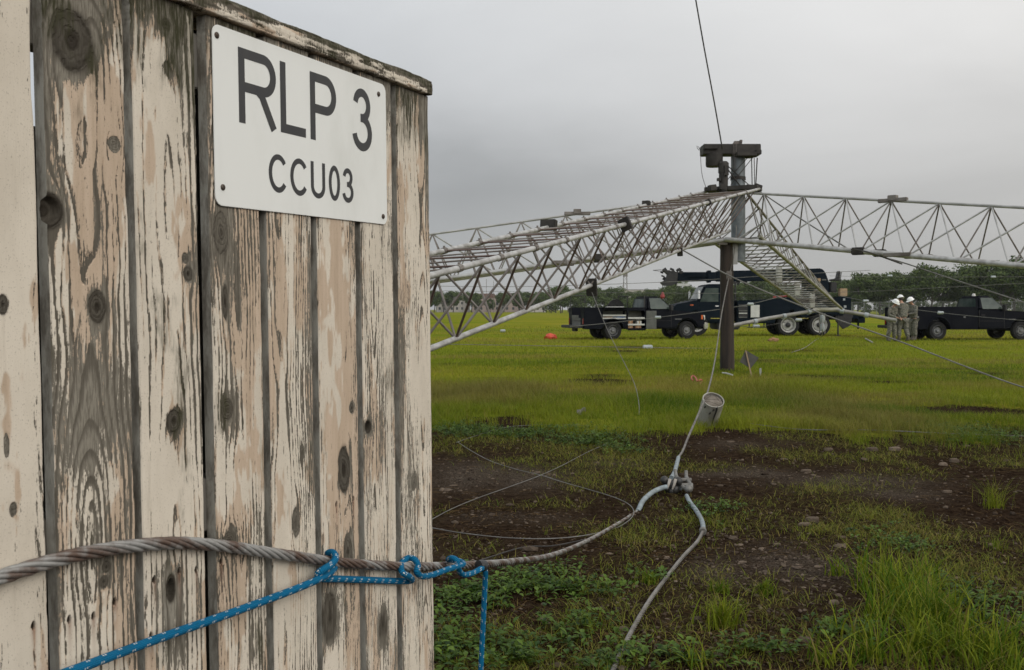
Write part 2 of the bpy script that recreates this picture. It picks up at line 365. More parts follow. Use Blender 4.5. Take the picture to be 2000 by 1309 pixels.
board(527, 612, dict(cath=(1, 0.03, 0.012, 1.2), off=-0.035, bias=-.20, lw=.70, pink=.53, sp=.0066, mossoff=.2, hue=.1), [(578, 1020, 7, 30, .45), (590, 885, 4, 16, .5)], seed=507)
board(624, 698, dict(cath=(1, 0.02, 0.02, 1.35), off=0.02, bias=-.30, lw=.42, pink=.45, mossoff=.2, pz=[(660, 1200, 40, 110, .25)]),
      [(672, 917, 11, 42, .85), (680, 1078, 8, 26, .7), (645, 1205, 12, 45, .75), (687, 797, 4, 9, .8)], [(657, 985), (690, 975)], seed=608)
board(709, 770, dict(cath=(1, 0.015, 0.012, 1.25), off=-0.02, bias=-.14, lw=.66, pink=.52, mossoff=.18), [(719, 833, 6, 13, 1.0), (748, 1225, 8, 22, .8)], seed=709)
board(781, 842, dict(cath=(1, 0.03, 0.015, 1.2), off=0.03, bias=-.17, lw=.6, pink=.56, mossoff=.17, moss=.12, top=.7), [(809, 942, 5, 14, .4)], seed=811)
# rails, backing boards, cap
m_rail = pm('grey_weathered_wood', (0.085, 0.075, 0.06), (0.15, 0.14, 0.12), 14, 0.85, bump=0.4, stretch=(1, 1, 0.15))
m_back = pm('dark_weathered_wood', (0.05, 0.043, 0.034), (0.10, 0.092, 0.078), 14, 0.85, bump=0.4, stretch=(1, 1, 0.15))
def fbox(name, u0, u1, v0, v1, n0_, n1, mat, bevel=0.002):
    mb = MB(); c = [fl(u, v, n) for u in (u0, u1) for v in (v0, v1) for n in (n0_, n1)]
    mb.add([Vector(x) for x in c], [(0, 1, 3, 2), (4, 6, 7, 5), (0, 4, 5, 1), (2, 3, 7, 6), (0, 2, 6, 4), (1, 5, 7, 3)])
    return mb.build(name, mat, fence, bevel=bevel)
for v0 in (0.18, 0.93, 1.66): fbox('rail', -0.75, 0.770, v0, v0 + 0.089, -0.060, -0.0215, m_rail)
gaps = [(-0.310, 1.56, 1.775), (-0.150, 1.43, 1.775), (-0.0, 0, 0), (0.157, 0, 0), (0.310, 0, 0), (0.464, 0, 0), (0.611, 0, 0)]
for ug_, a_, b_ in gaps:
    if a_: fbox('backing_plank', ug_ - 0.03, ug_ + 0.105, 0.03, a_, -0.080, -0.0615, m_back)
    else: fbox('backing_plank', ug_ - 0.03, ug_ + 0.105, 0.03, 1.77, -0.080, -0.0615, m_back)
fbox('fence_post', 0.66, 0.755, 0.0, 1.765, -0.17, -0.0815, m_back)
# the cap rail: a weathered two inch board lying on the planks, its upper edge rotten and mossy
us = np.linspace(-0.76, 0.776, 700); pr_n = [-0.088, 0.010, 0.0125, 0.0135, 0.0135, 0.013, 0.012, 0.010, 0.006, 0.0, -0.03, -0.088]
pr_v = [1.7785, 1.7785, 1.780, 1.784, 1.792, 1.800, 1.806, 1.8105, 1.813, 1.815, 1.817, 1.817]
# finer across the front face
from_s = np.linspace(0, 1, 44); sarr = np.linspace(0, 1, len(pr_n)); NN = np.interp(from_s, sarr, pr_n); VV = np.interp(from_s, sarr, pr_v)
UU, SS = np.meshgrid(us, from_s); NN = np.tile(NN[:, None], (1, len(us))); VV = np.tile(VV[:, None], (1, len(us)))
rot = fbm(UU * 9, SS * 3, 4, 3); fine = fbm(UU * 40, VV * 260, 4, 5)
NN = NN + (rot - .5) * 0.006 * sst(0.3, 0.75, SS) - 0.0016 * sst(.5, .7, fine); VV = VV + (rot - .5) * 0.007 * sst(0.45, 0.8, SS) * sst(-1, .5, UU)
e_ = sst(0.745, 0.776, UU); VV = VV - 0.006 * e_ * sst(0.5, 1, SS); 
lossL = 1.55 * sst(0.36, 0.66, SS + 0.5 * (rot - .5)) + 1.1 * (fine - .5) + 1.6 * (fbm(UU * 7, SS * 2, 3, 9) - .5) + 1.2 * e_ - 0.20
pa = sst(0.05, -0.05, lossL); mo = sst(0.42, 0.58, fbm(UU * 14, SS * 3, 4, 12) + 0.36 * sst(.35, .65, SS) + .2 * e_ - .06) * (1 - pa * .6)
nv, nu = UU.shape; idx = np.arange(nv * nu).reshape(nv, nu); q = np.stack([idx[:-1, :-1], idx[:-1, 1:], idx[1:, 1:], idx[1:, :-1]], -1).reshape(-1, 4)
endf = np.array([[idx[k, nu - 1], idx[k + 1, nu - 1], idx[nv - 2 - k, nu - 1], idx[nv - 1 - k, nu - 1]] for k in range(0, nv // 2 - 1)])
at = dict(paint=lossL, primer=sst(0.5, 0.54, fbm(UU * 12, SS * 4, 4, 15)), grain=sst(.5, .62, fine), knot=0 * pa, moss=mo, rust=0 * pa, edge=0 * pa, hue=0 * pa + .75)
np_mesh('cap_rail', fl(UU, VV, NN).reshape(-1, 3), np.concatenate([q, endf]), mw, {k: x.ravel() for k, x in at.items()}, True, parent=fence)
# ================================================================== SIGN
def ribbon(path, w, close=False):
    """flat band of width w along a 2D path, mitred at its corners"""
    p = [np.array(x, float) for x in path]; n = len(p); Lf = []; Rt = []
    for i in range(n):
        a = p[i] - p[i - 1] if (i > 0 or close) else p[1] - p[0]
        c_ = p[(i + 1) % n] - p[i] if (i < n - 1 or close) else p[-1] - p[-2]
        a = a / np.linalg.norm(a); c_ = c_ / np.linalg.norm(c_)
        na = np.array([-a[1], a[0]]); nc = np.array([-c_[1], c_[0]]); mm = na + nc; mm = mm / np.linalg.norm(mm)
        k = w / 2 / max(0.35, mm.dot(na)); Lf.append(p[i] + mm * k); Rt.append(p[i] - mm * k)
    return Lf, Rt
def arc(cx, cy, rx, ry, a0, a1, n=16): return [(cx + rx * math.cos(R(a0 + (a1 - a0) * i / n)), cy + ry * math.sin(R(a0 + (a1 - a0) * i / n))) for i in range(n + 1)]
def glyph(ch, w, h, s):
    """strokes of a plain sans-serif capital or figure in a w x h box with stroke s: list of (path, closed)"""
    x0, x1, y0, y1 = s / 2, w - s / 2, s / 2, h - s / 2
    if ch == 'L': return [([(x0, h), (x0, y0), (w, y0)], 0)]
    if ch in 'PR':
        ym = h * (0.475 if ch == 'P' else 0.49); rr = (y1 - ym) / 2
        bowl = [(x0 + s * .3, y1)] + arc(x1 - rr * .95, ym + rr, rr * .95, rr, 90, -90, 18) + [(x0 + s * .3, ym)]
        out = [([(x0, 0), (x0, h)], 0), (bowl, 0)]
        if ch == 'R': out.append(([(w * .48, ym), (w * .60, ym - .06 * h), (w - s * .45, 0)], 0))
        return out
    if ch == '3':
        r1 = (h * .53 - s / 2) / 2; ry2 = (h * .53 - s / 2) / 2; cy2 = y0 + ry2; ry1 = (y1 - (y0 + 2 * ry2)) / 2; cy1 = y1 - ry1
        return [(arc(w * .48, cy1, w * .48 - s / 2 - w * .03, ry1, 172, -80, 22) + [(w * .40, cy1 - ry1)], 0), ([(w * .40, cy2 + ry2)] + arc(w * .48, cy2, w * .52 - s / 2, ry2, 85, -170, 24), 0)]
    if ch == 'C': return [(arc(w * .52, h / 2, w * .52 - s / 2, h / 2 - s / 2, 38, 322, 34), 0)]
    if ch == 'U': return [([(x0, h)] + arc(w / 2, h * .34, w / 2 - s / 2, h * .34 - s / 2, 180, 360, 22) + [(x1, h)], 0)]
    if ch == '0': return [(arc(w / 2, h / 2, w / 2 - s / 2, h / 2 - s / 2, 0, 360 - 10, 35), 1)]
SN = 0.0042
cs = [FP(*q_, SN) for q_ in ((411, 42), (755, 168), (755, 440), (424, 400))]
su0 = (cs[0][0] + cs[3][0]) / 2; su1 = (cs[1][0] + cs[2][0]) / 2; sv1 = (cs[0][1] + cs[1][1]) / 2; sv0 = (cs[2][1] + cs[3][1]) / 2
SORG = FW_((su0 + su1) / 2, sv0, SN)
sign = thing('metal_sign', 'white metal sign reading RLP 3 CCU03 in black, screwed to the fence', 'sign', SORG)
SM = Matrix((FD, FU, FN)).transposed()
def sl(u, v, n): return FW_(u, v, n) - SORG
m_sign = pm('sign_white_enamel', (0.78, 0.785, 0.75), (0.69, 0.695, 0.655), 9, 0.42, bump=0.05, bd=0.002, stretch=(1, 1, .45), lo=.42, hi=.78, detail=9)
m_ink = pm('sign_black_film', (0.030, 0.030, 0.033), (0.038, 0.037, 0.037), 30, 0.5)
m_screw = pm('rusty_screw', (0.10, 0.085, 0.07), (0.05, 0.028, 0.018), 300, 0.5, metal=0.6)
rc = 0.017; out = []
for (cx, cy, a0) in ((su1 - rc, sv1 - rc, 0), (su0 + rc, sv1 - rc, 90), (su0 + rc, sv0 + rc, 180), (su1 - rc, sv0 + rc, 270)): out += arc(cx, cy, rc, rc, a0, a0 + 90, 8)
mb = MB(); k = len(out)
bend = lambda u, v: 0.0012 * math.sin((u - su0) / (su1 - su0) * math.pi)
mb.add([sl(u, v, 0.0022) for u, v in out] + [sl(u, v, SN) for u, v in out], [tuple(range(k)), tuple(range(2 * k - 1, k - 1, -1))] + [(i, (i + 1) % k, k + (i + 1) % k, k + i) for i in range(k)])
mb.build('plate', m_sign, sign, bevel=0.0006)
def put(ch, pxl, pyl, pxr, frac_top, frac_bot, s):
    u0 = FP(pxl, pyl, SN)[0]; u1 = FP(pxr, pyl, SN)[0]; hh = sv1 - sv0
    v1 = sv1 - frac_top * hh; v0 = sv1 - frac_bot * hh; mb = MB()
    for j, (path, cl) in enumerate(glyph(ch, u1 - u0, v1 - v0, s)):
        Lf, Rt = ribbon(path, s, cl); n = len(Lf); z = SN + 0.00025 + 0.00006 * j
        vs = [sl(u0 + x[0], v0 + x[1], z) for x in Lf] + [sl(u0 + x[0], v0 + x[1], z) for x in Rt]
        mb.add(vs, [(i, i + 1, n + i + 1, n + i) for i in range(n - 1)] + ([(n - 1, 0, n, 2 * n - 1)] if cl else []))
    return mb.build('letter' if ch.isalpha() else 'figure', m_ink, sign)
for ch, a, b_ in (('R', 467, 540), ('L', 548, 597), ('P', 606, 657), ('3', 689, 726)): put(ch, a, 235, b_, 0.083, 0.512, 0.0168)
for ch, a, b_ in (('C', 525, 561), ('C', 567, 601), ('U', 607, 635), ('0', 642, 664), ('3', 669, 690)): put(ch, a, 355, b_, 0.650, 0.882, 0.0098)
for (x, y) in ((423, 69), (435, 366), (739, 184), (748, 423)):
    u, v_ = FP(x, y, SN); mb = MB(); mb.lathe([(0, .0028), (.0036, .0026), (.0052, .0014), (.0054, 0)], sl(u, v_, SN), SM, 14)
    mb.box(sl(u, v_, SN + .0022), (.0065, .001, .0012), SM @ Matrix.Rotation(u * 40, 3, 'Z')); mb.build('screw', m_screw, sign, smooth=True)
# ================================================================== CABLE OVER THE FENCE, BLUE ROPE
def strand_cable(name, path, rad, lay, mat, n=6, step=0.004, sides=7, parent=None, origin=None):
    pts, s = spline(path, step); k = len(pts); fr = None; vs = []; fs = []; al = []; aro = []
    fr_l = []
    for i in range(k):
        tt = (pts[min(i + 1, k - 1)] - pts[max(i - 1, 0)]).normalized()
        if fr is None: fr = tt.orthogonal().normalized()
        else: fr = (fr - tt * fr.dot(tt)).normalized()
        fr_l.append((tt, fr.copy(), tt.cross(fr)))
    sr = rad * 0.36; hr = rad - sr; base = 0
    for q_ in range(n):
        for i in range(k):
            tt, f_, b2 = fr_l[i]; a = 2 * math.pi * (q_ / n + s[i] / lay)
            d_ = f_ * math.cos(a) + b2 * math.sin(a); e2 = tt.cross(d_)
            c_ = pts[i] + d_ * hr
            for j in range(sides):
                g = 2 * math.pi * j / sides; vs.append(c_ + (d_ * math.cos(g) + e2 * math.sin(g)) * sr); al.append(s[i]); aro.append(q_)
        fs.append(np.array([(base + i * sides + j, base + i * sides + (j + 1) % sides, base + (i + 1) * sides + (j + 1) % sides, base + (i + 1) * sides + j) for i in range(k - 1) for j in range(sides)]))
        base += k * sides
    for i in range(k):                                  # core
        tt, f_, b2 = fr_l[i]
        for j in range(6):
            g = 2 * math.pi * j / 6; vs.append(pts[i] + (f_ * math.cos(g) + b2 * math.sin(g)) * hr * .75); al.append(s[i]); aro.append(9)
    fs.append(np.array([(base + i * 6 + j, base + i * 6 + (j + 1) % 6, base + (i + 1) * 6 + (j + 1) % 6, base + (i + 1) * 6 + j) for i in range(k - 1) for j in range(6)]))
    V_ = np.array([tuple(x) for x in vs])
    o_ = Vector(origin) if origin is not None else Vector((V_[:, 0].mean(), V_[:, 1].mean(), V_[:, 2].min()))
    return np_mesh(name, V_ - np.array(o_), np.concatenate(fs), mat, dict(along=al, strand=aro), True, tuple(o_) if parent is None else (0, 0, 0), parent)
m_cab, t, b = new_mat('galvanised_wire_rope')
nn = noise_(t, 14, 5, 0.6); st_ = attr(t, 'strand'); al_ = attr(t, 'along')
wn = NODE(t, 'ShaderNodeTexWhiteNoise', noise_dimensions='1D'); lk(t, MATH(t, 'ADD', st_, 0.5), wn.inputs[1])
ru_ = ramp(t, MATH(t, 'ADD', nn, MATH(t, 'MULTIPLY', wn.outputs[0], 0.26)), 0.62, 0.80)
c = mixc(t, ru_, (0.31, 0.305, 0.29), (0.115, 0.075, 0.056)); c = mixc(t, MATH(t, 'MULTIPLY', ramp(t, noise_(t, 90, 3), 0.5, 0.7), 0.5), c, (0.18, 0.17, 0.16))
lk(t, c, b.inputs['Base Color']); b.inputs['Roughness'].default_value = 0.55; b.inputs['Metallic'].default_value = 0.25
cn = 0.0135
CP = [(-330, 1250), (-150, 1185), (0, 1128), (110, 1094), (192, 1076), (274, 1065), (357, 1061), (439, 1067), (494, 1075), (582, 1088), (665, 1099), (747, 1105), (815, 1107)]
path = [FW_(*FP(x, y, cn), cn) for x, y in CP]
tail = [(884, 1105, 2.50), (939, 1102, 2.72), (999, 1097, 3.1), (1080, 1084, 3.9), (1150, 1055, 4.9), (1210, 1021, 5.95), (1248, 997, 6.5)]
c_all = path + [P(*q_) for q_ in tail]
strand_cable('steel_cable', c_all, 0.0103, 0.17, m_cab); COL.objects['steel_cable'] and tag(COL.objects['steel_cable'], 'thick twisted steel cable, partly rusty, running across the fence boards', 'cable')
m_rope, t, b = new_mat('blue_braided_rope')
al_ = attr(t, 'along'); ar_ = attr(t, 'around')
def frac(x): return MATH(t, 'FRACT', x)
# white tracer picks: short slanted dashes in groups
g1 = frac(MATH(t, 'ADD', MATH(t, 'DIVIDE', al_, 0.029), MATH(t, 'MULTIPLY', ar_, 1.0)))
grp = MATH(t, 'LESS_THAN', g1, 0.27)
g2 = frac(MATH(t, 'ADD', MATH(t, 'DIVIDE', al_, 0.0042), MATH(t, 'MULTIPLY', ar_, -2.0))); d2 = MATH(t, 'LESS_THAN', g2, 0.52)
g3 = frac(MATH(t, 'MULTIPLY', ar_, 9.0)); d3 = MATH(t, 'LESS_THAN', g3, 0.62)
g4 = frac(MATH(t, 'MULTIPLY', ar_, 3.0)); d4 = MATH(t, 'GREATER_THAN', g4, 0.36)
fleck = MATH(t, 'MULTIPLY', MATH(t, 'MULTIPLY', grp, d2), MATH(t, 'MULTIPLY', d3, d4))
br1 = MATH(t, 'SINE', MATH(t, 'ADD', MATH(t, 'MULTIPLY', al_, 1150), MATH(t, 'MULTIPLY', ar_, 2 * math.pi * 8)))
br2 = MATH(t, 'SINE', MATH(t, 'SUBTRACT', MATH(t, 'MULTIPLY', al_, 1150), MATH(t, 'MULTIPLY', ar_, 2 * math.pi * 8)))
br = MATH(t, 'MULTIPLY', br1, br2)
c = mixc(t, ramp(t, br, -0.7, 0.5), (0.002, 0.065, 0.135), (0.003, 0.175, 0.36)); c = mixc(t, MATH(t, 'MULTIPLY', ramp(t, noise_(t, 40, 4), 0.5, 0.75), 0.4), c, (0.01, 0.08, 0.13))
c = mixc(t, fleck, c, (0.62, 0.62, 0.58))
lk(t, c, b.inputs['Base Color']); b.inputs['Roughness'].default_value = 0.65; b.inputs['Specular IOR Level'].default_value = .15
bump_(t, br, b, 0.6, 0.0012)
def cord(name, path, rad, mat, step=0.003, sides=14, parent=None, loc=None):
    pts, s = spline(path, step); mb = MB(); mb.tube(pts, rad, sides, caps=False)
    V_ = np.array(mb.v); o_ = Vector(loc) if loc is not None else Vector((V_[:, 0].mean(), V_[:, 1].mean(), V_[:, 2].min())); k = len(pts)
    # one extra column so that the value "around" does not wrap inside a face
    V2 = V_.reshape(k, sides, 3); V2 = np.concatenate([V2, V2[:, :1]], 1); n = sides + 1; idx = np.arange(k * n).reshape(k, n)
    q = np.stack([idx[:-1, :-1], idx[:-1, 1:], idx[1:, 1:], idx[1:, :-1]], -1).reshape(-1, 4)
    return np_mesh(name, V2.reshape(-1, 3) - np.array(o_), q, mat, dict(along=np.repeat(s, n), around=np.tile(np.linspace(0, 1, n), k)), True, tuple(o_) if parent is None else (0, 0, 0), parent)
RP = [(-60, 1372, .030), (60, 1338, .030), (150, 1307, .030), (300, 1251, .028), (450, 1198, .026), (569, 1154, .026), (625, 1130, .032), (648, 1116, .024), (653, 1104, .006), (641, 1091, -.002), (641, 1081, .006), (651, 1080, .022), (655, 1091, .034), (646, 1103, .038), (632, 1112, .036), (621, 1121, .028), (629, 1130, .018), (660, 1131, .012), (720, 1133, .010), (775, 1135, .012), (803, 1134, .020), (800, 1127, .036), (787, 1119, .036), (783, 1108, .022), (786, 1098, .012), (798, 1090, .014), (810, 1093, .030), (816, 1105, .038), (814, 1117, .040), (824, 1126, .036), (845, 1123, .032), (872, 1113, .034), (896, 1106, .036), (905, 1101, .026), (897, 1096, .006), (882, 1094, -.008), (876, 1093, .000), (882, 1090, .016), (891, 1094, .030), (895, 1105, .034), (898, 1117, .028), (908, 1123, .024), (926, 1118, .024), (944, 1109, .030), (948, 1117, .032), (947, 1145, .026), (945, 1190, .022), (942, 1250, .018), (939, 1310, .014), (936, 1375, .010)]
rope = cord('blue_rope', [FW_(*FP(x, y, n_), n_) for x, y, n_ in RP], 0.0069, m_rope)
tag(rope, 'blue braided rope with white flecks hitched round the steel cable, one end hanging', 'rope')
m_tape = pm('black_tape', (0.012, 0.012, 0.013), (0.03, 0.03, 0.03), 200, 0.4)
u, v_ = FP(944, 1106, .026); mb = MB(); mb.tube([FW_(u - .012, v_ + .002, .018), FW_(u - .003, v_ + .001, .022), FW_(u + .006, v_ - .002, .026)], .0155, 14)
pts_, _ = spline([FW_(*FP(x, y, n_), n_) for x, y, n_ in ((943, 1106, .030), (947, 1112, .031), (949, 1122, .0305))], .004)
mb.tube(pts_, .0080, 14); mb.build('tape', m_tape, rope, smooth=True, world=True)
# ================================================================== GROUND
rng = np.random.default_rng(11)
_ex = np.array([G(x, y)[:2] for x, y in ((700, 838), (845, 838), (1000, 832), (1150, 842), (1300, 846), (1420, 838), (1520, 838), (1600, 850), (1690, 872), (1735, 852), (1800, 852), (2000, 848), (2300, 845))])
def edge_y(x): return np.interp(x, _ex[:, 0], _ex[:, 1])
def pix(px, py, rx, ry, s):                    # a patch given by its photographed place and extent -> metres on the ground
    g = G(px, py); d = g.y; return (g.x, g.y, rx * d / F, max(0.04, ry * d * d / (F * 1.3)), s)
VEG = [pix(*q) for q in ((960, 858, 120, 13, .9), (1120, 866, 130, 16, .9), (1250, 884, 90, 14, .8), (900, 890, 24, 8, .8), (1120, 938, 60, 14, .55), (1040, 982, 110, 9, .45), (1110, 912, 40, 6, .45), (1000, 880, 120, 9, .35),
       (1390, 1015, 85, 22, .6), (1480, 1010, 90, 22, .4), (1590, 958, 80, 9, .6), (1450, 985, 110, 10, .4), (1640, 900, 120, 14, .45), (1820, 858, 120, 22, .75), (1930, 890, 90, 22, .5), (1720, 925, 90, 10, .35), (1350, 910, 160, 9, .4),
       (1230, 1045, 80, 20, .35), (1640, 1035, 90, 18, .85), (1720, 1005, 80, 20, .8), (1780, 1030, 80, 25, .6), (1620, 1110, 50, 20, .3), (1900, 1110, 90, 60, .5), (1540, 1185, 60, 12, .4), (1330, 1070, 50, 10, .35))]
TALL = [pix(*q) for q in ((1800, 1210, 80, 75, 1.0), (1765, 1150, 40, 30, .3), (1880, 1295, 140, 35, .6), (1690, 1305, 120, 18, .4), (1965, 1280, 50, 40, .6), (1540, 1315, 140, 14, .3))]
WEED = [pix(*q) for q in ((940, 1165, 75, 22, 1.0), (1050, 1150, 80, 20, .9), (1150, 1165, 70, 16, .5), (900, 1275, 60, 45, 1.0), (1010, 1275, 80, 30, .8), (1130, 1230, 60, 30, .55), (870, 1180, 30, 30, .7), (1200, 1295, 80, 20, .8), (1330, 1300, 80, 16, .6), (1480, 1290, 90, 16, .6), (1640, 1250, 80, 22, .45), (1750, 1060, 60, 18, .4), (1260, 1140, 40, 9, .5), (1020, 1125, 120, 10, .3), (1900, 1190, 80, 50, .4), (1000, 848, 140, 8, .5), (1160, 862, 70, 10, .6), (900, 840, 60, 6, .5), (1215, 880, 40, 8, .35), (1390, 1000, 60, 12, .3), (1880, 850, 90, 14, .5))]
NOVEG = [pix(*q) for q in ((1560, 1110, 140, 45, .9), (1310, 1095, 110, 28, .8), (980, 935, 140, 22, .9), (1500, 925, 190, 16, .7), (1100, 1075, 120, 14, .5), (1450, 890, 120, 12, .5), (1590, 1190, 90, 40, .6))]
GRAV = [pix(*q) for q in ((915, 925, 90, 26, 1), (1040, 930, 90, 20, .9), (1200, 905, 70, 12, .5), (1470, 925, 130, 12, .9), (1650, 942, 150, 16, 1), (1560, 1105, 110, 38, 1), (1400, 1115, 70, 28, .8), (1750, 965, 80, 14, .8), (1000, 1010, 110, 10, .5), (1440, 870, 90, 8, .5))]
_r = np.random.default_rng(99)
BARE = [pix(_r.uniform(850, 1990), _r.uniform(640, 800), _r.uniform(25, 110), _r.uniform(1.5, 4), _r.uniform(.12, .36)) for _ in range(34)] + [pix(1940, 812, 70, 7, 1.1), pix(1780, 842, 40, 5, .6)] + [pix(*q) for q in ((1170, 746, 60, 5, .9), (1090, 770, 40, 4, .5), (1900, 808, 120, 8, .8), (1640, 738, 70, 3, .5), (1740, 748, 50, 3, .5), (960, 742, 80, 3, .45), (1220, 687, 50, 2, .45), (1380, 752, 60, 3, .4))]
def psum(L, x, y):
    t_ = np.zeros_like(x)
    for (a, b_, ra, rb, s) in L: t_ = np.maximum(t_, s * np.exp(-((x - a) / ra) ** 2 - ((y - b_) / rb) ** 2))
    return t_
def lawn(x, y):
    nn_ = fbm(x * .9, y * .7, 4, 201) - .5
    g_ = sst(-.9, .9, y - edge_y(x) + 2.4 * nn_ + 2.2 * (fbm(x * 3.3, y * 2.6, 3, 203) - .5))
    return np.clip(g_ - 1.7 * psum(BARE, x, y) * (0.6 + fbm(x * 2, y * 2, 3, 205)), 0, 1)
def veg(x, y):
    n_ = fbm(x * 2.6, y * 2.0, 4, 211)
    bg = (0.22 + .50 * sst(6.5, 9, y)) * sst(.46, .66, fbm(x * 1.3 + 4, y * 1.1, 4, 214))
    return np.clip((psum(VEG, x, y) + bg) * (0.45 + 1.1 * n_) * (1 - psum(NOVEG, x, y)), 0, 1)
def gz(x, y):
    x = np.asarray(x, float); y = np.asarray(y, float)
    near = np.exp(-np.maximum(np.hypot(x - 2, y - 7) - 8, 0) / 6)
    return near * (0.09 * (fbm(x * .7, y * .7, 3, 221) - .5) + 0.035 * (fbm(x * 4, y * 4, 4, 225) - .5) + .014 * (fbm(x * 17, y * 17, 3, 227) - .5)) + 0.03 * lawn(x, y) * near
def gz1(x, y): return float(gz(np.array([x]), np.array([y]))[0])
def GG(px, py, up=0.0):
    p = G(px, py); p = G(px, py, gz1(p.x, p.y)); p.z = gz1(p.x, p.y) + up; return p
def axis(a, b_, st, lo, hi, k=1.14):
    mid = list(np.arange(a, b_, st)); l = []; s = st; x = a
    while x > lo: s *= k; x -= s; l.append(x)
    r_ = []; s = st; x = mid[-1]
    while x < hi: s *= k; x += s; r_.append(x)
    return np.array(l[::-1] + mid + r_)
xs = axis(-2.2, 7.0, .036, -900, 900, 1.11); ys = axis(2.6, 13.5, .036, -60, 1500, 1.075)
XX, YY = np.meshgrid(xs, ys); ZZ = gz(XX, YY)
nv, nu = XX.shape; idx = np.arange(nv * nu).reshape(nv, nu); q = np.stack([idx[:-1, :-1], idx[:-1, 1:], idx[1:, 1:], idx[1:, :-1]], -1).reshape(-1, 4)
mg, t, b = new_mat('field_ground')
la = attr(t, 'lawn'); ve = attr(t, 'veg')
c1 = NODE(t, 'ShaderNodeTexCoord')
nA = noise_(t, 1.3, 6, .6); nB = noise_(t, 22, 6, .7); nC = noise_(t, 90, 4, .7); nD = noise_(t, .055, 6, .6, (1, 1.6, 1)); nE = noise_(t, .35, 5, .65, (1, 1.5, 1)); nG = noise_(t, 3.5, 5, .7, (1, 1.3, 1))
soil = mixc(t, ramp(t, nB, .32, .68), (0.0105, 0.0060, 0.0036), (0.040, 0.0262, 0.0170))
soil = mixc(t, MATH(t, 'MULTIPLY', ramp(t, nC, .56, .72), .6), soil, (0.075, 0.060, 0.047))
soil = mixc(t, MATH(t, 'MULTIPLY', ramp(t, nA, .5, .7), .35), soil, (0.050, 0.036, 0.022))
soil = mixc(t, MATH(t, 'MULTIPLY', attr(t, 'gravel'), ramp(t, nC, .38, .62)), soil, (0.092, 0.076, 0.060))
vg = mixc(t, ramp(t, nB, .35, .65), (0.028, 0.034, 0.009), (0.072, 0.070, 0.018))
soil = mixc(t, MATH(t, 'MULTIPLY', ve, ramp(t, nB, .40, .62)), soil, vg)
gr_ = mixc(t, ramp(t, nD, .38, .62), (0.145, 0.182, 0.014), (0.225, 0.202, 0.024))
gr_ = mixc(t, MATH(t, 'MULTIPLY', ramp(t, nE, .45, .68), .55), gr_, (0.085, 0.125, 0.012))
gr_ = mixc(t, MATH(t, 'MULTIPLY', ramp(t, nG, .5, .75), .45), gr_, (0.075, 0.082, 0.012))
lk(t, mixc(t, ramp(t, MATH(t, 'ADD', la, MATH(t, 'MULTIPLY', MATH(t, 'SUBTRACT', nB, .5), 1.1)), .45, .95), soil, gr_), b.inputs['Base Color']); b.inputs['Roughness'].default_value = 1; b.inputs['Specular IOR Level'].default_value = .0
bump_(t, MATH(t, 'ADD', MATH(t, 'MULTIPLY', nC, .5), nB), b, .7, .02)
LA = lawn(XX, YY)
g_ob = np_mesh('ground', np.stack([XX, YY, ZZ], -1).reshape(-1, 3), q, mg, dict(lawn=LA.ravel(), veg=veg(XX, YY).ravel(), gravel=np.clip(psum(GRAV, XX, YY) * (.4 + 1.2 * fbm(XX * 3, YY * 2.4, 4, 281)), 0, 1).ravel()), True); tag(g_ob, 'flat grassy field with a strip of bare dark soil in front', 'ground', kind='structure')
# ------------------------------------------------------------------ blades of grass
mgr, t, b = new_mat('grass_blade')
ti = attr(t, 'tint'); hh = attr(t, 'dry')
c = mixc(t, ti, (0.050, 0.108, 0.006), (0.238, 0.262, 0.020)); c = mixc(t, hh, c, (0.25, 0.185, 0.062))
lk(t, c, b.inputs['Base Color']); b.inputs['Roughness'].default_value = .55; b.inputs['Specular IOR Level'].default_value = .09
tr = NODE(t, 'ShaderNodeBsdfTranslucent'); lk(t, c, tr.inputs[0]); ms_ = NODE(t, 'ShaderNodeMixShader'); ms_.inputs[0].default_value = .3
lk(t, b.outputs[0], ms_.inputs[1]); lk(t, tr.outputs[0], ms_.inputs[2]); lk(t, ms_.outputs[0], t.nodes['Material Output'].inputs[0])
def blades(name, x, y, h, w, lean, tint, dry, label=None, cat=None, kind=None, loc=None, seg=3, zb=None, group=None):
    n = len(x); a = rng.uniform(0, 2 * np.pi, n); fa = a + rng.uniform(-.9, .9, n) + np.pi / 2
    z0 = gz(x, y) - .006 if zb is None else zb
    lx, ly = np.cos(a) * lean * h, np.sin(a) * lean * h; wx, wy = np.cos(fa) * w / 2, np.sin(fa) * w / 2
    rows = []
    for k in range(seg + 1):
        s = k / seg; b_ = s ** 1.9; wd = (1 - s) ** .7 if k < seg else 0.06
        cx = x + lx * b_; cy = y + ly * b_; cz = z0 + h * (s - .32 * lean * s ** 2.2)
        rows += [np.stack([cx - wx * wd, cy - wy * wd, cz], -1), np.stack([cx + wx * wd, cy + wy * wd, cz], -1)]
    V_ = np.stack(rows, 1); m_ = 2 * (seg + 1)
    fb = np.array([[2 * k, 2 * k + 1, 2 * k + 3, 2 * k + 2] for k in range(seg)])
    Fq = (fb[None] + (np.arange(n) * m_)[:, None, None]).reshape(-1, 4); V_ = V_.reshape(-1, 3)
    o_ = loc or (0, 0, 0)
    ob = np_mesh(name, V_ - np.array(o_), Fq, mgr, dict(tint=np.repeat(tint, m_), dry=np.repeat(dry, m_)), False, o_)
    return tag(ob, label, cat, group, kind)
def scatter(n, d0, d1, pw=1.0):
    """points over the seen ground, thinning with distance"""
    u_ = rng.random(n); d = 1 / (1 / d0 + (1 / d1 - 1 / d0) * u_)
    return d * rng.uniform(-.17, .62, n), d
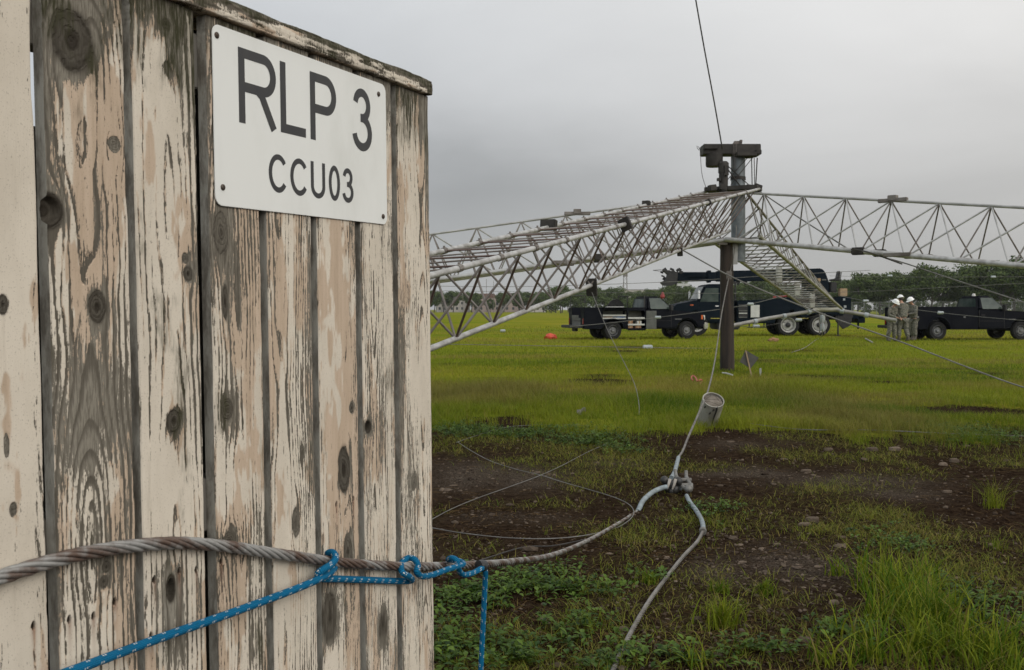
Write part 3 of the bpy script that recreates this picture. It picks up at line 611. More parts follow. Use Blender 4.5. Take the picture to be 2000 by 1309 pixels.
# the mown field
x, y = scatter(300000, 8.6, 75); _a = scatter(70000, 8.6, 15); x = np.concatenate([x, _a[0]]); y = np.concatenate([y, _a[1]]); x2 = []
for (bx, by, br) in ((1379, 830, .16), (1420, 726, .19), (1471, 740, .03), (1485, 736, .03)):
    g = G(bx, by); a_ = rng.uniform(0, 6.28, 260); r2_ = br + np.abs(rng.normal(0, .06, 260)); x2.append(np.stack([g.x + np.cos(a_) * r2_, g.y + np.sin(a_) * r2_]))
x2 = np.concatenate(x2, 1); x = np.concatenate([x, x2[0]]); y = np.concatenate([y, x2[1]]); L_ = lawn(x, y); L_[-len(x2[0]):] = 1; k = rng.random(len(x)) < L_ ** 1.4 * (.45 + .55 * sst(.36, .52, fbm(x * 2.2, y * 1.7, 3, 207)) + .4 * sst(13, 18, y)); x, y = x[k], y[k]
n_ = fbm(x * .8, y * .8, 4, 231); n2 = fbm(x * .16, y * .22, 4, 233); tallz = psum([pix(*q_) for q_ in ((1560, 790, 120, 40, 1), (1660, 830, 50, 34, 1.0), (1000, 775, 140, 22, .6), (1300, 800, 120, 25, .5))], x, y)
h = (.055 + .05 * rng.random(len(x))) * (.35 + 1.35 * n_) * (1 + 1.7 * tallz) * np.where(y > 18, .8, 1) * (1 + .012 * y)
ti_ = np.clip(.22 + 1.5 * (n2 - .35) + .7 * (n_ - .5) + .30 * sst(14, 30, y) - .25 * tallz + .9 * (fbm(x * .45, y * .6, 4, 239) - .5) + rng.normal(0, .18, len(x)), 0, 1)
dr = np.clip((rng.random(len(x)) < .10) * rng.random(len(x)) + .55 * sst(.50, .68, fbm(x * .25, y * .45, 4, 237)), 0, 1)
blades('field_grass', x, y, h, np.maximum(.004, .00042 * y) * (.7 + .6 * rng.random(len(x))), rng.uniform(.15, .9, len(x)), ti_, dr, 'short yellow green grass of the open field', 'grass', 'stuff')
# sparse low growth on the bare strip
x, y = scatter(230000, 3.3, 13.5); vv = veg(x, y) * (1 - .7 * lawn(x, y)); k = rng.random(len(x)) < vv ** 1.25 * .95; x, y = x[k], y[k]
h = rng.uniform(.012, .05, len(x)) * (1 + .9 * fbm(x * 3, y * 3, 2, 241)); dr = np.clip(rng.random(len(x)) ** 2 * .8 + .25 * fbm(x * 2, y * 2, 3, 243), 0, 1)
blades('low_grass', x, y, h, rng.uniform(.0025, .0055, len(x)) * (.7 + .06 * y), rng.uniform(.4, 1.5, len(x)), np.clip(rng.normal(.35, .25, len(x)), 0, 1), dr, 'thin low grass and moss growing over the bare soil', 'grass', 'stuff')
# tall grass in the right foreground
def clumpy(L, nc, per, s, hlo, hhi, wlo, whi, seed):
    X_, Y_, H_ = [], [], []
    r2 = np.random.default_rng(seed); wts = np.array([q_[4] * q_[2] * q_[3] for q_ in L]); wts = wts / wts.sum()
    for i in r2.choice(len(L), nc, p=wts):
        a, b_, ra, rb, st = L[i]; cx = a + r2.normal(0, .62) * ra; cy = b_ + r2.normal(0, .62) * rb; m_ = int(per * (.4 + 1.2 * r2.random()))
        X_.append(cx + r2.normal(0, s, m_)); Y_.append(cy + r2.normal(0, s, m_)); H_.append(np.full(m_, r2.uniform(.6, 1.15)))
    X_, Y_, H_ = map(np.concatenate, (X_, Y_, H_)); n = len(X_)
    return X_, Y_, H_ * r2.uniform(hlo, hhi, n), r2.uniform(wlo, whi, n)
x, y, h, w = clumpy(TALL, 135, 17, .026, .08, .25, .004, .010, 5); k = y > 3.0; x, y, h, w = x[k], y[k], h[k], w[k]
h = h * (1 - .45 * np.clip((3.9 - y) / .8, 0, 1))
blades('tall_grass', x, y, h, w, rng.uniform(.15, 1.1, len(x)), np.clip(rng.normal(.42, .36, len(x)), 0, 1), np.clip((rng.random(len(x)) < .12) * rng.random(len(x)), 0, 1), 'tall tangled green grass in the right foreground', 'grass', 'stuff', seg=5)
# countable tufts
TUFT = [((1412, 1222), .16, 150, .05, .55, 'dense bright grass tuft on bare soil right of the lower cable, near the front'), ((1408, 1158), .09, 70, .035, .3, 'small dark green grass tuft behind the bright tuft near the cable'),
        ((1497, 1160), .085, 95, .032, .35, 'small spreading grass tuft on bare soil among flat stones'), ((1940, 992), .24, 130, .05, .62, 'fine stemmed yellow green grass tuft near the right edge'),
        ((1945, 1072), .11, 60, .04, .4, 'low broad bladed tuft below the fine stemmed tuft at right'), ((1268, 1140), .08, 90, .03, .3, 'low dark tuft left of the bare gravel beside the lower cable')]
for (p_, hh_, n, s, tn, lab) in TUFT:
    g = GG(*p_); a = rng.uniform(0, 2 * np.pi, n); r_ = np.abs(rng.normal(0, s, n)); x = g.x + np.cos(a) * r_; y = g.y + np.sin(a) * r_
    h = hh_ * rng.uniform(.45, 1.1, n); fine = 'fine' in lab
    blades('grass_tuft', x, y, h, rng.uniform(.002, .0035, n) if fine else rng.uniform(.005, .010, n), rng.uniform(.2, 1.0, n), np.clip(rng.normal(tn, .2, n), 0, 1), (rng.random(n) < .1) * .7, lab, 'grass tuft', loc=tuple(g), seg=5, group='grass tufts on the bare soil')
# broad-leaved weeds
mwd, t, b = new_mat('weed_leaf'); ti = attr(t, 'tint')
c = mixc(t, ti, (0.020, 0.050, 0.007), (0.115, 0.185, 0.022)); lk(t, c, b.inputs['Base Color']); b.inputs['Roughness'].default_value = .5; b.inputs['Specular IOR Level'].default_value = .2
tr = NODE(t, 'ShaderNodeBsdfTranslucent'); lk(t, c, tr.inputs[0]); ms_ = NODE(t, 'ShaderNodeMixShader'); ms_.inputs[0].default_value = .22
lk(t, b.outputs[0], ms_.inputs[1]); lk(t, tr.outputs[0], ms_.inputs[2]); lk(t, ms_.outputs[0], t.nodes['Material Output'].inputs[0])
def weeds(name, n, label):
    wts = np.array([q_[4] * q_[2] * q_[3] for q_ in WEED]); i = rng.choice(len(WEED), n, p=wts / wts.sum()); A = np.array(WEED)[i]
    cx = A[:, 0] + rng.normal(0, .6, n) * A[:, 2]; cy = A[:, 1] + rng.normal(0, .6, n) * A[:, 3]; k = cy > 3.0; cx, cy = cx[k], cy[k]; n = len(cx)
    m_ = 7; x = np.repeat(cx, m_); y = np.repeat(cy, m_); n2 = n * m_; zc = np.repeat(rng.uniform(.01, .075, n), m_)
    a = rng.uniform(0, 2 * np.pi, n2); ln = rng.uniform(.016, .042, n2); wd = ln * rng.uniform(.38, .62, n2); el = rng.uniform(-.15, .75, n2)
    bx = x + np.cos(a) * .012; by = y + np.sin(a) * .012; bz = gz(x, y) + zc * rng.uniform(.4, 1.1, n2)
    dx, dy, dz = np.cos(a) * np.cos(el), np.sin(a) * np.cos(el), np.sin(el); sx, sy = -np.sin(a), np.cos(a); V_ = []
    for s, wf, dr_ in ((0, .08, 0), (.3, .9, .02), (.62, .85, -.03), (1, .03, -.16)):
        for sd in (-1, 0, 1):
            V_.append(np.stack([bx + dx * ln * s + sx * sd * wd / 2 * wf, by + dy * ln * s + sy * sd * wd / 2 * wf, bz + dz * ln * s + ln * dr_ + abs(sd) * wd * .16 * wf], -1))
    V_ = np.stack(V_, 1); fb = np.array([[3 * r_ + c_, 3 * r_ + c_ + 1, 3 * r_ + c_ + 4, 3 * r_ + c_ + 3] for r_ in range(3) for c_ in range(2)])
    Fq = (fb[None] + (np.arange(n2) * 12)[:, None, None]).reshape(-1, 4)
    tt_ = np.clip(np.repeat(rng.normal(.42, .22, n), m_) + rng.normal(0, .14, n2), 0, 1)
    return tag(np_mesh(name, V_.reshape(-1, 3), Fq, mwd, dict(tint=np.repeat(tt_, 12)), False), label, 'weeds', kind='stuff')
weeds('weeds', 2100, 'low broad leaved weeds in the left and bottom foreground')
x, y, h, w = clumpy(WEED, 190, 10, .03, .04, .13, .002, .004, 8); k = y > 3.0
blades('weed_stems', x[k], y[k], h[k], w[k], rng.uniform(.2, 1.2, k.sum()), np.clip(rng.normal(.5, .25, k.sum()), 0, 1), (rng.random(k.sum()) < .3) * rng.random(k.sum()), 'thin stems and blades standing among the weeds', 'weeds', 'stuff', seg=4)
# gravel, straw, stones
mst, t, b = new_mat('field_stone'); ti = attr(t, 'tint'); nn = noise_(t, 40, 5, .65)
c = mixc(t, ti, (0.026, 0.017, 0.0115), (0.215, 0.165, 0.122)); c = mixc(t, MATH(t, 'MULTIPLY', ramp(t, nn, .4, .7), .5), c, (0.045, 0.037, 0.03)); lk(t, c, b.inputs['Base Color']); b.inputs['Roughness'].default_value = .9; b.inputs['Specular IOR Level'].default_value = .08; bump_(t, nn, b, .6, .006)
ph_ = (1 + 5 ** .5) / 2; ico = np.array([(-1, ph_, 0), (1, ph_, 0), (-1, -ph_, 0), (1, -ph_, 0), (0, -1, ph_), (0, 1, ph_), (0, -1, -ph_), (0, 1, -ph_), (ph_, 0, -1), (ph_, 0, 1), (-ph_, 0, -1), (-ph_, 0, 1)]) / math.hypot(1, ph_)
icf = np.array([(0, 11, 5), (0, 5, 1), (0, 1, 7), (0, 7, 10), (0, 10, 11), (1, 5, 9), (5, 11, 4), (11, 10, 2), (10, 7, 6), (7, 1, 8), (3, 9, 4), (3, 4, 2), (3, 2, 6), (3, 6, 8), (3, 8, 9), (4, 9, 5), (2, 4, 11), (6, 2, 10), (8, 6, 7), (9, 8, 1)])
x, y = scatter(60000, 3.2, 13); k = rng.random(len(x)) < (1 - lawn(x, y)) * (1 - .75 * veg(x, y)) * np.clip(.28 * sst(.30, .62, fbm(x * 1.1, y * .9, 4, 251) + .12) + .85 * psum(GRAV, x, y), 0, 1); x, y = x[k], y[k]; n = len(x)
r_ = .0029 * (1 + .10 * y) * np.exp(rng.normal(0, .55, n)); S = np.stack([r_ * rng.uniform(.8, 1.6, n), r_ * rng.uniform(.7, 1.2, n), r_ * rng.uniform(.35, .75, n)], -1); an = rng.uniform(0, 6.28, n)
V_ = ico[None] * S[:, None] * (1 + rng.normal(0, .14, (n, 12, 1))); V_ = np.stack([V_[..., 0] * np.cos(an)[:, None] - V_[..., 1] * np.sin(an)[:, None] + x[:, None], V_[..., 0] * np.sin(an)[:, None] + V_[..., 1] * np.cos(an)[:, None] + y[:, None], V_[..., 2] + (gz(x, y) + S[:, 2] * .3)[:, None]], -1)
tag(np_mesh('gravel', V_.reshape(-1, 3), (icf[None] + (np.arange(n) * 12)[:, None, None]).reshape(-1, 3), mst, dict(tint=np.repeat(np.clip(rng.beta(1.1, 2.9, n), 0, 1), 12))), 'small broken stones lying over the bare dark soil', 'gravel', kind='stuff')
x, y = scatter(26000, 3.2, 14); k = (rng.random(len(x)) < .75 * (1 - .8 * lawn(x, y)) * sst(.38, .62, fbm(x * 1.6, y * 1.3, 4, 261))); x, y = x[k], y[k]; n = len(x)
dry = np.clip(rng.normal(.75, .25, n), 0, 1)
mstr, t, b = new_mat('dead_straw'); ti = attr(t, 'tint'); lk(t, mixc(t, ti, (0.016, 0.009, 0.005), (0.125, 0.080, 0.036)), b.inputs['Base Color']); b.inputs['Roughness'].default_value = .9; b.inputs['Specular IOR Level'].default_value = .03
a = rng.uniform(0, 6.28, n); ln = rng.uniform(.02, .11, n); cv = rng.normal(0, .35, n); w = rng.uniform(.0012, .0026, n) * (.6 + .09 * y); V_ = []
for s in np.linspace(0, 1, 5):
    aa = a + cv * s * 1.5; cx = x + np.cos(aa) * ln * s; cy = y + np.sin(aa) * ln * s; cz = gz(cx, cy) + .003 + .012 * np.sin(s * 3.1) * np.abs(cv)
    V_ += [np.stack([cx - np.sin(aa) * w / 2, cy + np.cos(aa) * w / 2, cz], -1), np.stack([cx + np.sin(aa) * w / 2, cy - np.cos(aa) * w / 2, cz + .001], -1)]
V_ = np.stack(V_, 1); fb = np.array([[2 * k_, 2 * k_ + 1, 2 * k_ + 3, 2 * k_ + 2] for k_ in range(4)])
tag(np_mesh('dead_grass', V_.reshape(-1, 3), (fb[None] + (np.arange(n) * 10)[:, None, None]).reshape(-1, 4), mstr, dict(tint=np.repeat(rng.random(n) ** 1.3, 10))), 'dead grass stalks and roots lying on the bare soil', 'dead grass', kind='stuff')
def stone(px, py, wpx, hpx, tint, label):
    g = GG(px, py); sc_ = g.y / F; bm = bmesh.new(); bmesh.ops.create_icosphere(bm, subdivisions=3, radius=1); sd_ = px * .37
    rr = np.array([v_.co[:] for v_ in bm.verts]); k_ = 1 + .5 * (fbm(rr[:, 0] * 1.1 + sd_, rr[:, 1] * 1.1 + rr[:, 2] * 1.7, 3, 271) - .5) + .25 * (fbm(rr[:, 0] * 3 + sd_, rr[:, 1] * 3 - rr[:, 2] * 2, 2, 272) - .5); rr = rr * k_[:, None] * np.array([wpx * sc_ / 2, wpx * sc_ * .36, hpx * sc_ * .72]); rr[:, 2] = np.clip(rr[:, 2], -.2 * hpx * sc_, .42 * hpx * sc_ * (1 + .25 * rr[:, 0] / (wpx * sc_)))
    ff = np.array([[v_.index for v_ in f.verts] for f in bm.faces]); bm.free()
    return tag(np_mesh('stone', rr, ff, mst, dict(tint=np.full(len(rr), tint)), False, tuple(g)), label, 'stone', 'larger stones on the bare soil')
for q_ in ((1702, 880, 24, 14, .35, 'dark grey rounded stone beside a pale one beyond the bare strip'), (1748, 880, 24, 14, .8, 'pale tan rounded stone right of the dark grey stone'), (1842, 909, 17, 14, .85, 'pale tan stone, left one of a touching pair at right'), (1863, 906, 19, 16, .5, 'greyer stone, right one of a touching pair at right'), (1618, 879, 18, 10, .45, 'flat brown stone left of the two rounded stones'), (1585, 1018, 28, 18, .42, 'dark grey stone behind a flat tan slab'), (1572, 1026, 26, 13, .65, 'flat tan slab leaning on a dark grey stone'), (1517, 1064, 15, 10, .5, 'small grey stone below the leaning slab'), (1628, 1180, 22, 14, .6, 'lone tan stone on dark soil left of the tall grass'), (1850, 962, 18, 11, .5, 'grey brown stone in front of the touching pair'), (1450, 1098, 17, 7, .7, 'flat pale chip in the middle of the gravel'), (1575, 922, 20, 11, .55, 'grey stone at the far rim of the gravel'), (1303, 1090, 10, 6, .9, 'small orange tan pebble left of the lower cable'), (1215, 1233, 30, 14, .35, 'grey flat stone among weeds left of the lower cable')): stone(*q_)
# ================================================================== ANTENNA ON THE WOODEN POLE
m_gal = pm('galvanised_tube', (0.46, 0.455, 0.44), (0.27, 0.26, 0.24), 7, .42, metal=.25, stretch=(1, 1, 1))
m_bar = pm('grey_brown_bar', (0.115, 0.095, 0.080), (0.205, 0.185, 0.165), 3, .55, metal=.25)
m_brown = pm('rusty_brown_bar', (0.085, 0.052, 0.040), (0.15, 0.105, 0.085), 3, .6, metal=.2)
m_dark = pm('dark_steel_plate', (0.020, 0.017, 0.014), (0.042, 0.036, 0.030), 6, .7, metal=.2)
m_mast = pm('mottled_zinc_mast', (0.165, 0.185, 0.19), (0.10, 0.112, 0.115), 5, .45, metal=.3, detail=8)
m_alu = pm('pale_aluminium_bar', (0.42, 0.415, 0.40), (0.30, 0.295, 0.28), 4, .45, metal=.3)
m_olive = pm('lichen_stained_tube', (0.19, 0.18, 0.12), (0.30, 0.29, 0.24), 4, .6, metal=.15)
HUB = Vector((4.65, 21.0, 0.0))
ant = thing('lattice_antenna', 'large rotating antenna of grey lattice booms held up on a wooden pole', 'antenna', HUB)
BARS = []                                                # (boom, p, q, radius, material)
def boom_part(chords, r, mat, joints, js, nm='boom'):
    mb = MB()
    for ch in chords: mb.tube(ch, r if not isinstance(r, list) else r[chords.index(ch)], 10)
    o = mb.build(nm, mat, ant, smooth=True, world=True)
    for j in joints:
        b_ = MB(); b_.box(j[0], j[1], j[2] if len(j) > 2 else None); b_.build('joint_plate', m_dark, o, bevel=.006, world=True)
    return o
def along(c0, dr, s): return c0 + dr * s
# --- near boom (towards the camera, left)
A0 = Vector((4.65, 21.0, 3.80)); AD = Vector((-.43, -.90, -.163)); AP = Vector((.9, -.43, 0)) * .55; AH = Vector((0, 0, -.82))
SA = 15.6
ch = lambda off, s0, s1: [A0 + off + AD * s for s in np.linspace(s0, s1, 5)]
rotA = Matrix((AP.normalized(), AD.normalized(), AP.normalized().cross(AD.normalized()))).transposed()
jn = []
for s in (4.2, 8.5):
    q_ = 1 if s > 5 else .62
    jn += [(A0 + AP + AD * s, (.15 * q_, .07, .17 * q_), rotA @ Matrix.Rotation(R(24), 3, 'Y')), (A0 - AP + AD * s + Vector((0, 0, .03)), (.22 * q_, .10, .14 * q_), rotA @ Matrix.Rotation(R(-18), 3, 'X')), (A0 + AH + AD * (s - .2) + Vector((0, 0, -.03)), (.15 * q_, .05, .24 * q_), rotA)]
A_ob = boom_part([ch(AP, -.1, SA), ch(-AP, -.1, SA), ch(AH, .3, SA)], .030, m_gal, jn, 0)
st_ = .84; k = 0; s = SA - .1
while s > .5:
    b_ = A0 + AH + AD * s; s2 = max(s - st_, 0)
    for sg, off in ((1, AP), (-1, -AP)):
        BARS.append((A_ob, b_, A0 + off + AD * min(s + .45, SA), .0135, m_brown if sg > 0 else m_bar)); BARS.append((A_ob, b_, A0 + off + AD * max(s - .42, 0), .0135, m_bar))
        if s < 9: BARS.append((A_ob, A0 + AH + AD * (s - .42), A0 + off + AD * max(s - .84, 0), .011, m_brown if k % 2 else m_bar))
    BARS.append((A_ob, A0 - AP + AD * (s + .1), A0 + AP + AD * max(s - .1, 0), .011, m_brown)); BARS.append((A_ob, A0 - AP + AD * (s - .05), A0 + AP + AD * max(s - .74, 0), .009, m_bar))
    for off in (AP, -AP):
        mb = MB(); c_ = A0 + off + AD * (s + .1); mb.tube([c_ - AD * .035, c_ + AD * .035], .038, 8); mb.tube([c_ + Vector((0, 0, .02)), c_ + Vector((0, 0, .055))], .012, 6); mb.build('clamp', m_bar, A_ob, smooth=True, world=True)
    s -= st_; k += 1
# --- side booms (single top tube, two bottom tubes)
def side_boom(H0, d, top, zb, zt, sagb, sagt, pf, n, st, rB, rT, matB, barm, L):
    """H0 foot point, d direction; bottoms and top follow straight lines"""
    pr = Vector((-d.y, d.x, 0)).normalized() * .45
    B = lambda sg, s: H0 + pr * sg + d * s + Vector((0, 0, zb + sagb * s)); T = lambda s: H0 + d * s + Vector((0, 0, zt + sagt * s))
    ln = lambda f_, *a: [f_(*a, s_) for s_ in np.linspace(0, L, 4)]
    o = boom_part([ln(B, 1), ln(B, -1)], rB, matB, [], 0)
    mb = MB(); mb.tube([T(s_) for s_ in np.linspace(0, L, 4)], rT, 8); tt_ = mb.build('top_tube', m_alu, o, smooth=True, world=True)
    s_ = pf
    while s_ < L + .01:
        for sg in (1, -1):
            m1 = barm if sg > 0 else m_bar
            if s_ - .02 > 0: BARS.append((o, T(s_), B(sg, max(s_ - st * .42, 0)), .014, m1))
            if s_ + st * .5 < L: BARS.append((o, T(s_), B(sg, s_ + st * .5), .014, m_bar if sg > 0 else m_alu))
            if s_ - st * 1.4 > 0 and sg < 0: BARS.append((o, T(s_), B(sg, s_ - st * 1.42), .016, m_alu))
        if s_ + st < L: BARS.append((o, B(1, s_), B(-1, s_ + st * .5), .011, m_bar))
        s_ += st
    return o, B, T
CD = Vector((4.04, -4.0, 0)).normalized(); C_ob, CB, CT = side_boom(Vector((4.72, 20.9, 0)), CD, None, 2.74, 3.74, -.126, -.128, .62, 9, .89, .052, .028, m_gal, m_bar, 8.6)
BD = Vector((-1, .02, 0)).normalized(); B_ob, BB, BT = side_boom(Vector((4.5, 21.05, 0)), BD, None, 2.74, 3.74, -.137, -.137, .55, 9, .94, .046, .024, m_alu, m_bar, 8.2)
for o, T, B, s_ in ((C_ob, CT, CB, 3.32), (B_ob, BT, BB, 3.12)):
    d_ = CD if o is C_ob else BD; rz_ = Matrix.Rotation(math.atan2(d_.y, d_.x), 3, 'Z')
    mb = MB(); mb.box(T(s_) + Vector((0, 0, .01)), (.55, .09, .07), rz_); mb.box(T(s_) + Vector((0, 0, .05)), (.16, .13, .10), rz_); mb.build('joint_plate', m_bar, o, bevel=.008, world=True)
    for sg in (1, -1):
        mb = MB(); mb.box(B(sg, s_ + .30), (.5, .13, .07), rz_); mb.build('joint_plate', m_bar, o, bevel=.008, world=True); mb = MB(); mb.box(B(sg, s_ - .45), (.24, .14, .14), rz_); mb.build('joint_plate', m_dark, o, bevel=.02, world=True)
# --- far boom (away from the camera), tapering
D0 = Vector((4.65, 21.0, 0)); DD = Vector((.43, .90, 0)); DPv = Vector((.9, -.43, 0)) * .55; SD = 13.1
DB = lambda sg, s: D0 + DPv * sg + DD * s + Vector((0, 0, 2.82 - .1145 * s)); DT = lambda s: D0 + DPv * .55 + DD * s + Vector((0, 0, 3.70 - .163 * s))
D_ob = boom_part([[DB(-1, s) for s in (0, 6, SD)], [DB(1, s) for s in (0, 6, SD)]], .040, m_olive, [], 0)
mb = MB(); mb.tube([DT(s) for s in (0, 6, SD)], .030, 8); mb.build('top_tube', m_bar, D_ob, smooth=True, world=True)
s = .2
while s < SD - .3:
    BARS.append((D_ob, DB(-1, s), DB(1, s + .05), .012, m_alu if int(s * 7) % 3 else m_bar)); BARS.append((D_ob, DB(-1, s + .32), DB(1, s - .12), .009, m_bar))
    if int(s / .48) % 2 == 0:
        for sg in (1, -1): BARS.append((D_ob, DT(s), DB(sg, s + .25), .013, m_alu if sg > 0 else m_bar)); BARS.append((D_ob, DT(s), DB(sg, max(s - .45, 0)), .012, m_bar))
    s += .48
m_ins = pm('white_porcelain', (0.36, 0.39, 0.39), (0.28, 0.31, 0.31), 20, .3)
m_block = pm('off_white_block', (0.42, 0.41, 0.37), (0.33, 0.32, 0.29), 8, .6)
for s, hgt in ((6.1, .42), (8.9, .40), (11.7, .46)):
    p_ = DB(-1, s) * .55 + DB(1, s) * .45; mb = MB(); mb.box(p_ + Vector((-.12, 0, .10)), (.15, .10, hgt)); mb.build('insulator_block', m_block, D_ob, bevel=.01, world=True)
# --- one hundred lacing bars as parts (the largest in the picture), the rest as one
def bsize(b_):
    a, c_ = b_[1] - CAM, b_[2] - CAM; da, dc = a.dot(FW), c_.dot(FW)
    vis = 1 if (b_[1].x / max(b_[1].y, 1) > -.09 and b_[1].x / max(b_[1].y, 1) < .55) else .05
    return math.hypot(a.x / da - c_.x / dc, a.z / da - c_.z / dc) * b_[3] / max(2, (da + dc) / 2) * vis
BARS.sort(key=bsize, reverse=True)
rest = {}
for i, (o, p_, q_, r_, mt) in enumerate(BARS):
    if i < 98: mb = MB(); mb.tube([p_, q_], r_, 7); mb.build('lacing_bar', mt, o, smooth=True, world=True)
    else: rest.setdefault(mt.name, MB()).tube([p_, q_], r_, 6)
mats_ = list(rest); big = MB(); mi = []
for k_ in mats_:
    n0_ = len(big.f); big.add(rest[k_].v, rest[k_].f); mi += [mats_.index(k_)] * (len(big.f) - n0_)
lac = big.build('lacing_bars', bpy.data.materials[mats_[0]], ant, smooth=True, world=True); lac['kind'] = 'stuff'
for k_ in mats_[1:]: lac.data.materials.append(bpy.data.materials[k_])
lac.data.polygons.foreach_set('material_index', mi)
# --- head: mast tube, turntable beam, motor
def Q(px, py, d=21.0): return P(px, py, d)
mb = MB(); mb.tube([Q(1442, 512), Q(1442, 470), Q(1441.5, 372), Q(1441.5, 292)], .148, 20); mast = mb.build('mast_tube', m_mast, ant, smooth=True, world=True)
mb = MB(); mb.tube([Q(1441.5, 300), Q(1441.5, 293)], .178, 20); mb.tube([Q(1441.5, 352), Q(1441.5, 346)], .16, 20); mb.tube([Q(1442, 474), Q(1442, 466)], .185, 20); mb.build('collar', m_dark, mast, smooth=True, world=True)
mb = MB(); mb.box(Q(1431, 497, 20.86), (.20, .06, .42)); mb.build('side_plate', m_alu, mast, bevel=.006, world=True)
hb = MB(); hb.box(Q(1426, 294, 21.0), (1.20, .42, .21)); hb.box(Q(1386, 289, 20.9), (.30, .36, .10)); hb.box(Q(1477, 300, 20.9), (.12, .46, .10)); hb.box(Q(1455, 303, 20.85), (.42, .40, .09))
head = hb.build('turntable_beam', m_dark, ant, bevel=.012, world=True)
mb = MB(); mb.lathe([(0, -.14), (.165, -.14), (.18, -.10), (.18, .12), (.15, .15), (0, .15)], Q(1395, 313, 20.9), None, 18); mb.build('motor', m_dark, head, smooth=True, world=True)
mb = MB(); mb.lathe([(0, -.44), (.05, -.44), (.095, -.40), (.095, 0.0), (.11, .0), (.11, .20), (.07, .24), (0, .24)], Q(1413, 338, 20.75), None, 16); mb.box(Q(1404, 351, 20.7), (.07, .1, .06)); mb.box(Q(1419, 333, 20.62), (.08, .08, .2)); mb.build('gear_housing', m_dark, head, smooth=True, world=True)
mb = MB(); mb.box(Q(1441, 279, 20.95), (.16, .12, .06)); mb.box(Q(1436, 282, 20.9), (.10, .12, .05)); mb.box(Q(1447, 276, 20.9), (.05, .08, .05))
for x in (1432, 1435, 1438): mb.tube([Q(x + 1, 282, 20.76), Q(x, 300, 20.74), Q(x - 1, 330, 20.8)], .006, 5)
mb.build('clamp', m_bar, head, bevel=.004, world=True)
for (a, b_, r_) in (((1479, 308, 20.8), (1476, 364, 20.9), .012), ((1468, 308, 20.8), (1469, 362, 20.9), .010), ((1473, 308, 20.7), (1474, 364, 20.8), .008), ((1419, 322, 20.8), (1470, 368, 20.9), .010), ((1421, 330, 20.75), (1452, 372, 20.8), .013), ((1465, 303, 20.8), (1420, 352, 20.8), .009), ((1470, 308, 20.75), (1427, 362, 20.8), .008)):
    mb = MB(); mb.tube([Q(*a), Q(*b_)], r_, 6); mb.build('brace_rod', m_dark, head, smooth=True, world=True)
pts_, _ = spline([Q(1366, 294, 20.8), Q(1360, 287, 20.8), Q(1363, 285, 20.8), Q(1368, 296, 20.8), Q(1369, 320, 20.8), Q(1372, 345, 20.8), Q(1380, 370, 20.8)], .06); mb = MB(); mb.tube(pts_, .006, 6); mb.build('loop_wire', m_dark, head, smooth=True, world=True)
hp = MB(); rz_ = Matrix.Rotation(R(-25), 3, 'Z'); hp.box(Q(1432, 370, 20.9), (1.10, .55, .09), rz_)
for x, y in ((1391, 367), (1480, 366), (1476, 371), (1412, 366), (1465, 367)): hp.box(Q(x, y, 20.7), (.16, .12, .12), Matrix.Rotation(R(x % 60 - 20), 3, 'Y') @ Matrix.Rotation(R(x % 37), 3, 'Z'))
hub = hp.build('hub_plate', m_dark, ant, bevel=.01, world=True)
mb = MB(); mb.box(Q(1428, 471, 20.85), (.62, .5, .10)); mb.box(Q(1411, 472, 20.6), (.2, .1, .14)); mb.build('lower_bracket', m_bar, hub, bevel=.01, world=True)
# --- radiating pipes at the far end
m_pipe = pm('weathered_pipe', (0.30, 0.29, 0.265), (0.22, 0.21, 0.19), 4, .55, metal=.2)
for (a, b_, c_) in (((1592, 607, 33.0), (1500, 622, 32.0), (1426, 637, 31.2)), ((1636, 606, 32.9), (1690, 615, 32.5), (1751, 626, 32.0))):
    mb = MB(); mb.tube([P(*a), P(*b_), P(*c_)], .062, 12); pp = mb.build('element_pipe', m_pipe, ant, smooth=True, world=True)
    for f_ in ((.08, .38, .72) if a[0] < 1600 else (.08, .5)):
        x = P(*a).lerp(P(*c_), f_); mb = MB(); dr = (P(*c_) - P(*a)).normalized(); mb.tube([x - dr * .06, x + dr * .06], .088, 12); mb.build('insulator_ring', m_ins, pp, smooth=True, world=True)
mb = MB(); mb.tube([P(1588, 606, 33), P(1640, 605, 33)], .07, 10); mb.build('end_tube', m_olive, ant, smooth=True, world=True)
# ================================================================== WOODEN POLE
m_pole, t, b = new_mat('creosoted_pole_wood')
n1 = noise_(t, 10, 6, .65, (1, 1, .08)); n2 = noise_(t, 3, 4, .6, (1, 1, .5))
c = mixc(t, ramp(t, n1, .35, .65), (0.011, 0.007, 0.005), (0.042, 0.028, 0.020)); c = mixc(t, MATH(t, 'MULTIPLY', ramp(t, n2, .5, .75), .5), c, (0.058, 0.042, 0.031)); lk(t, c, b.inputs['Base Color']); b.inputs['Roughness'].default_value = .8; bump_(t, n1, b, .8, .02)
gp = GG(1420.5, 724); d_ = gp.y; mb = MB(); zz = np.linspace(-.3, 2.66, 26)
mb.tube([(gp.x - .012 * z, gp.y, z + gp.z) for z in zz], .148, 22, rr=[.150 - .006 * z + .003 * math.sin(z * 7) for z in zz])
pole = mb.build('wooden_pole', m_pole, smooth=True); tag(pole, 'short thick dark brown wooden pole standing in the grass under the antenna hub', 'pole')
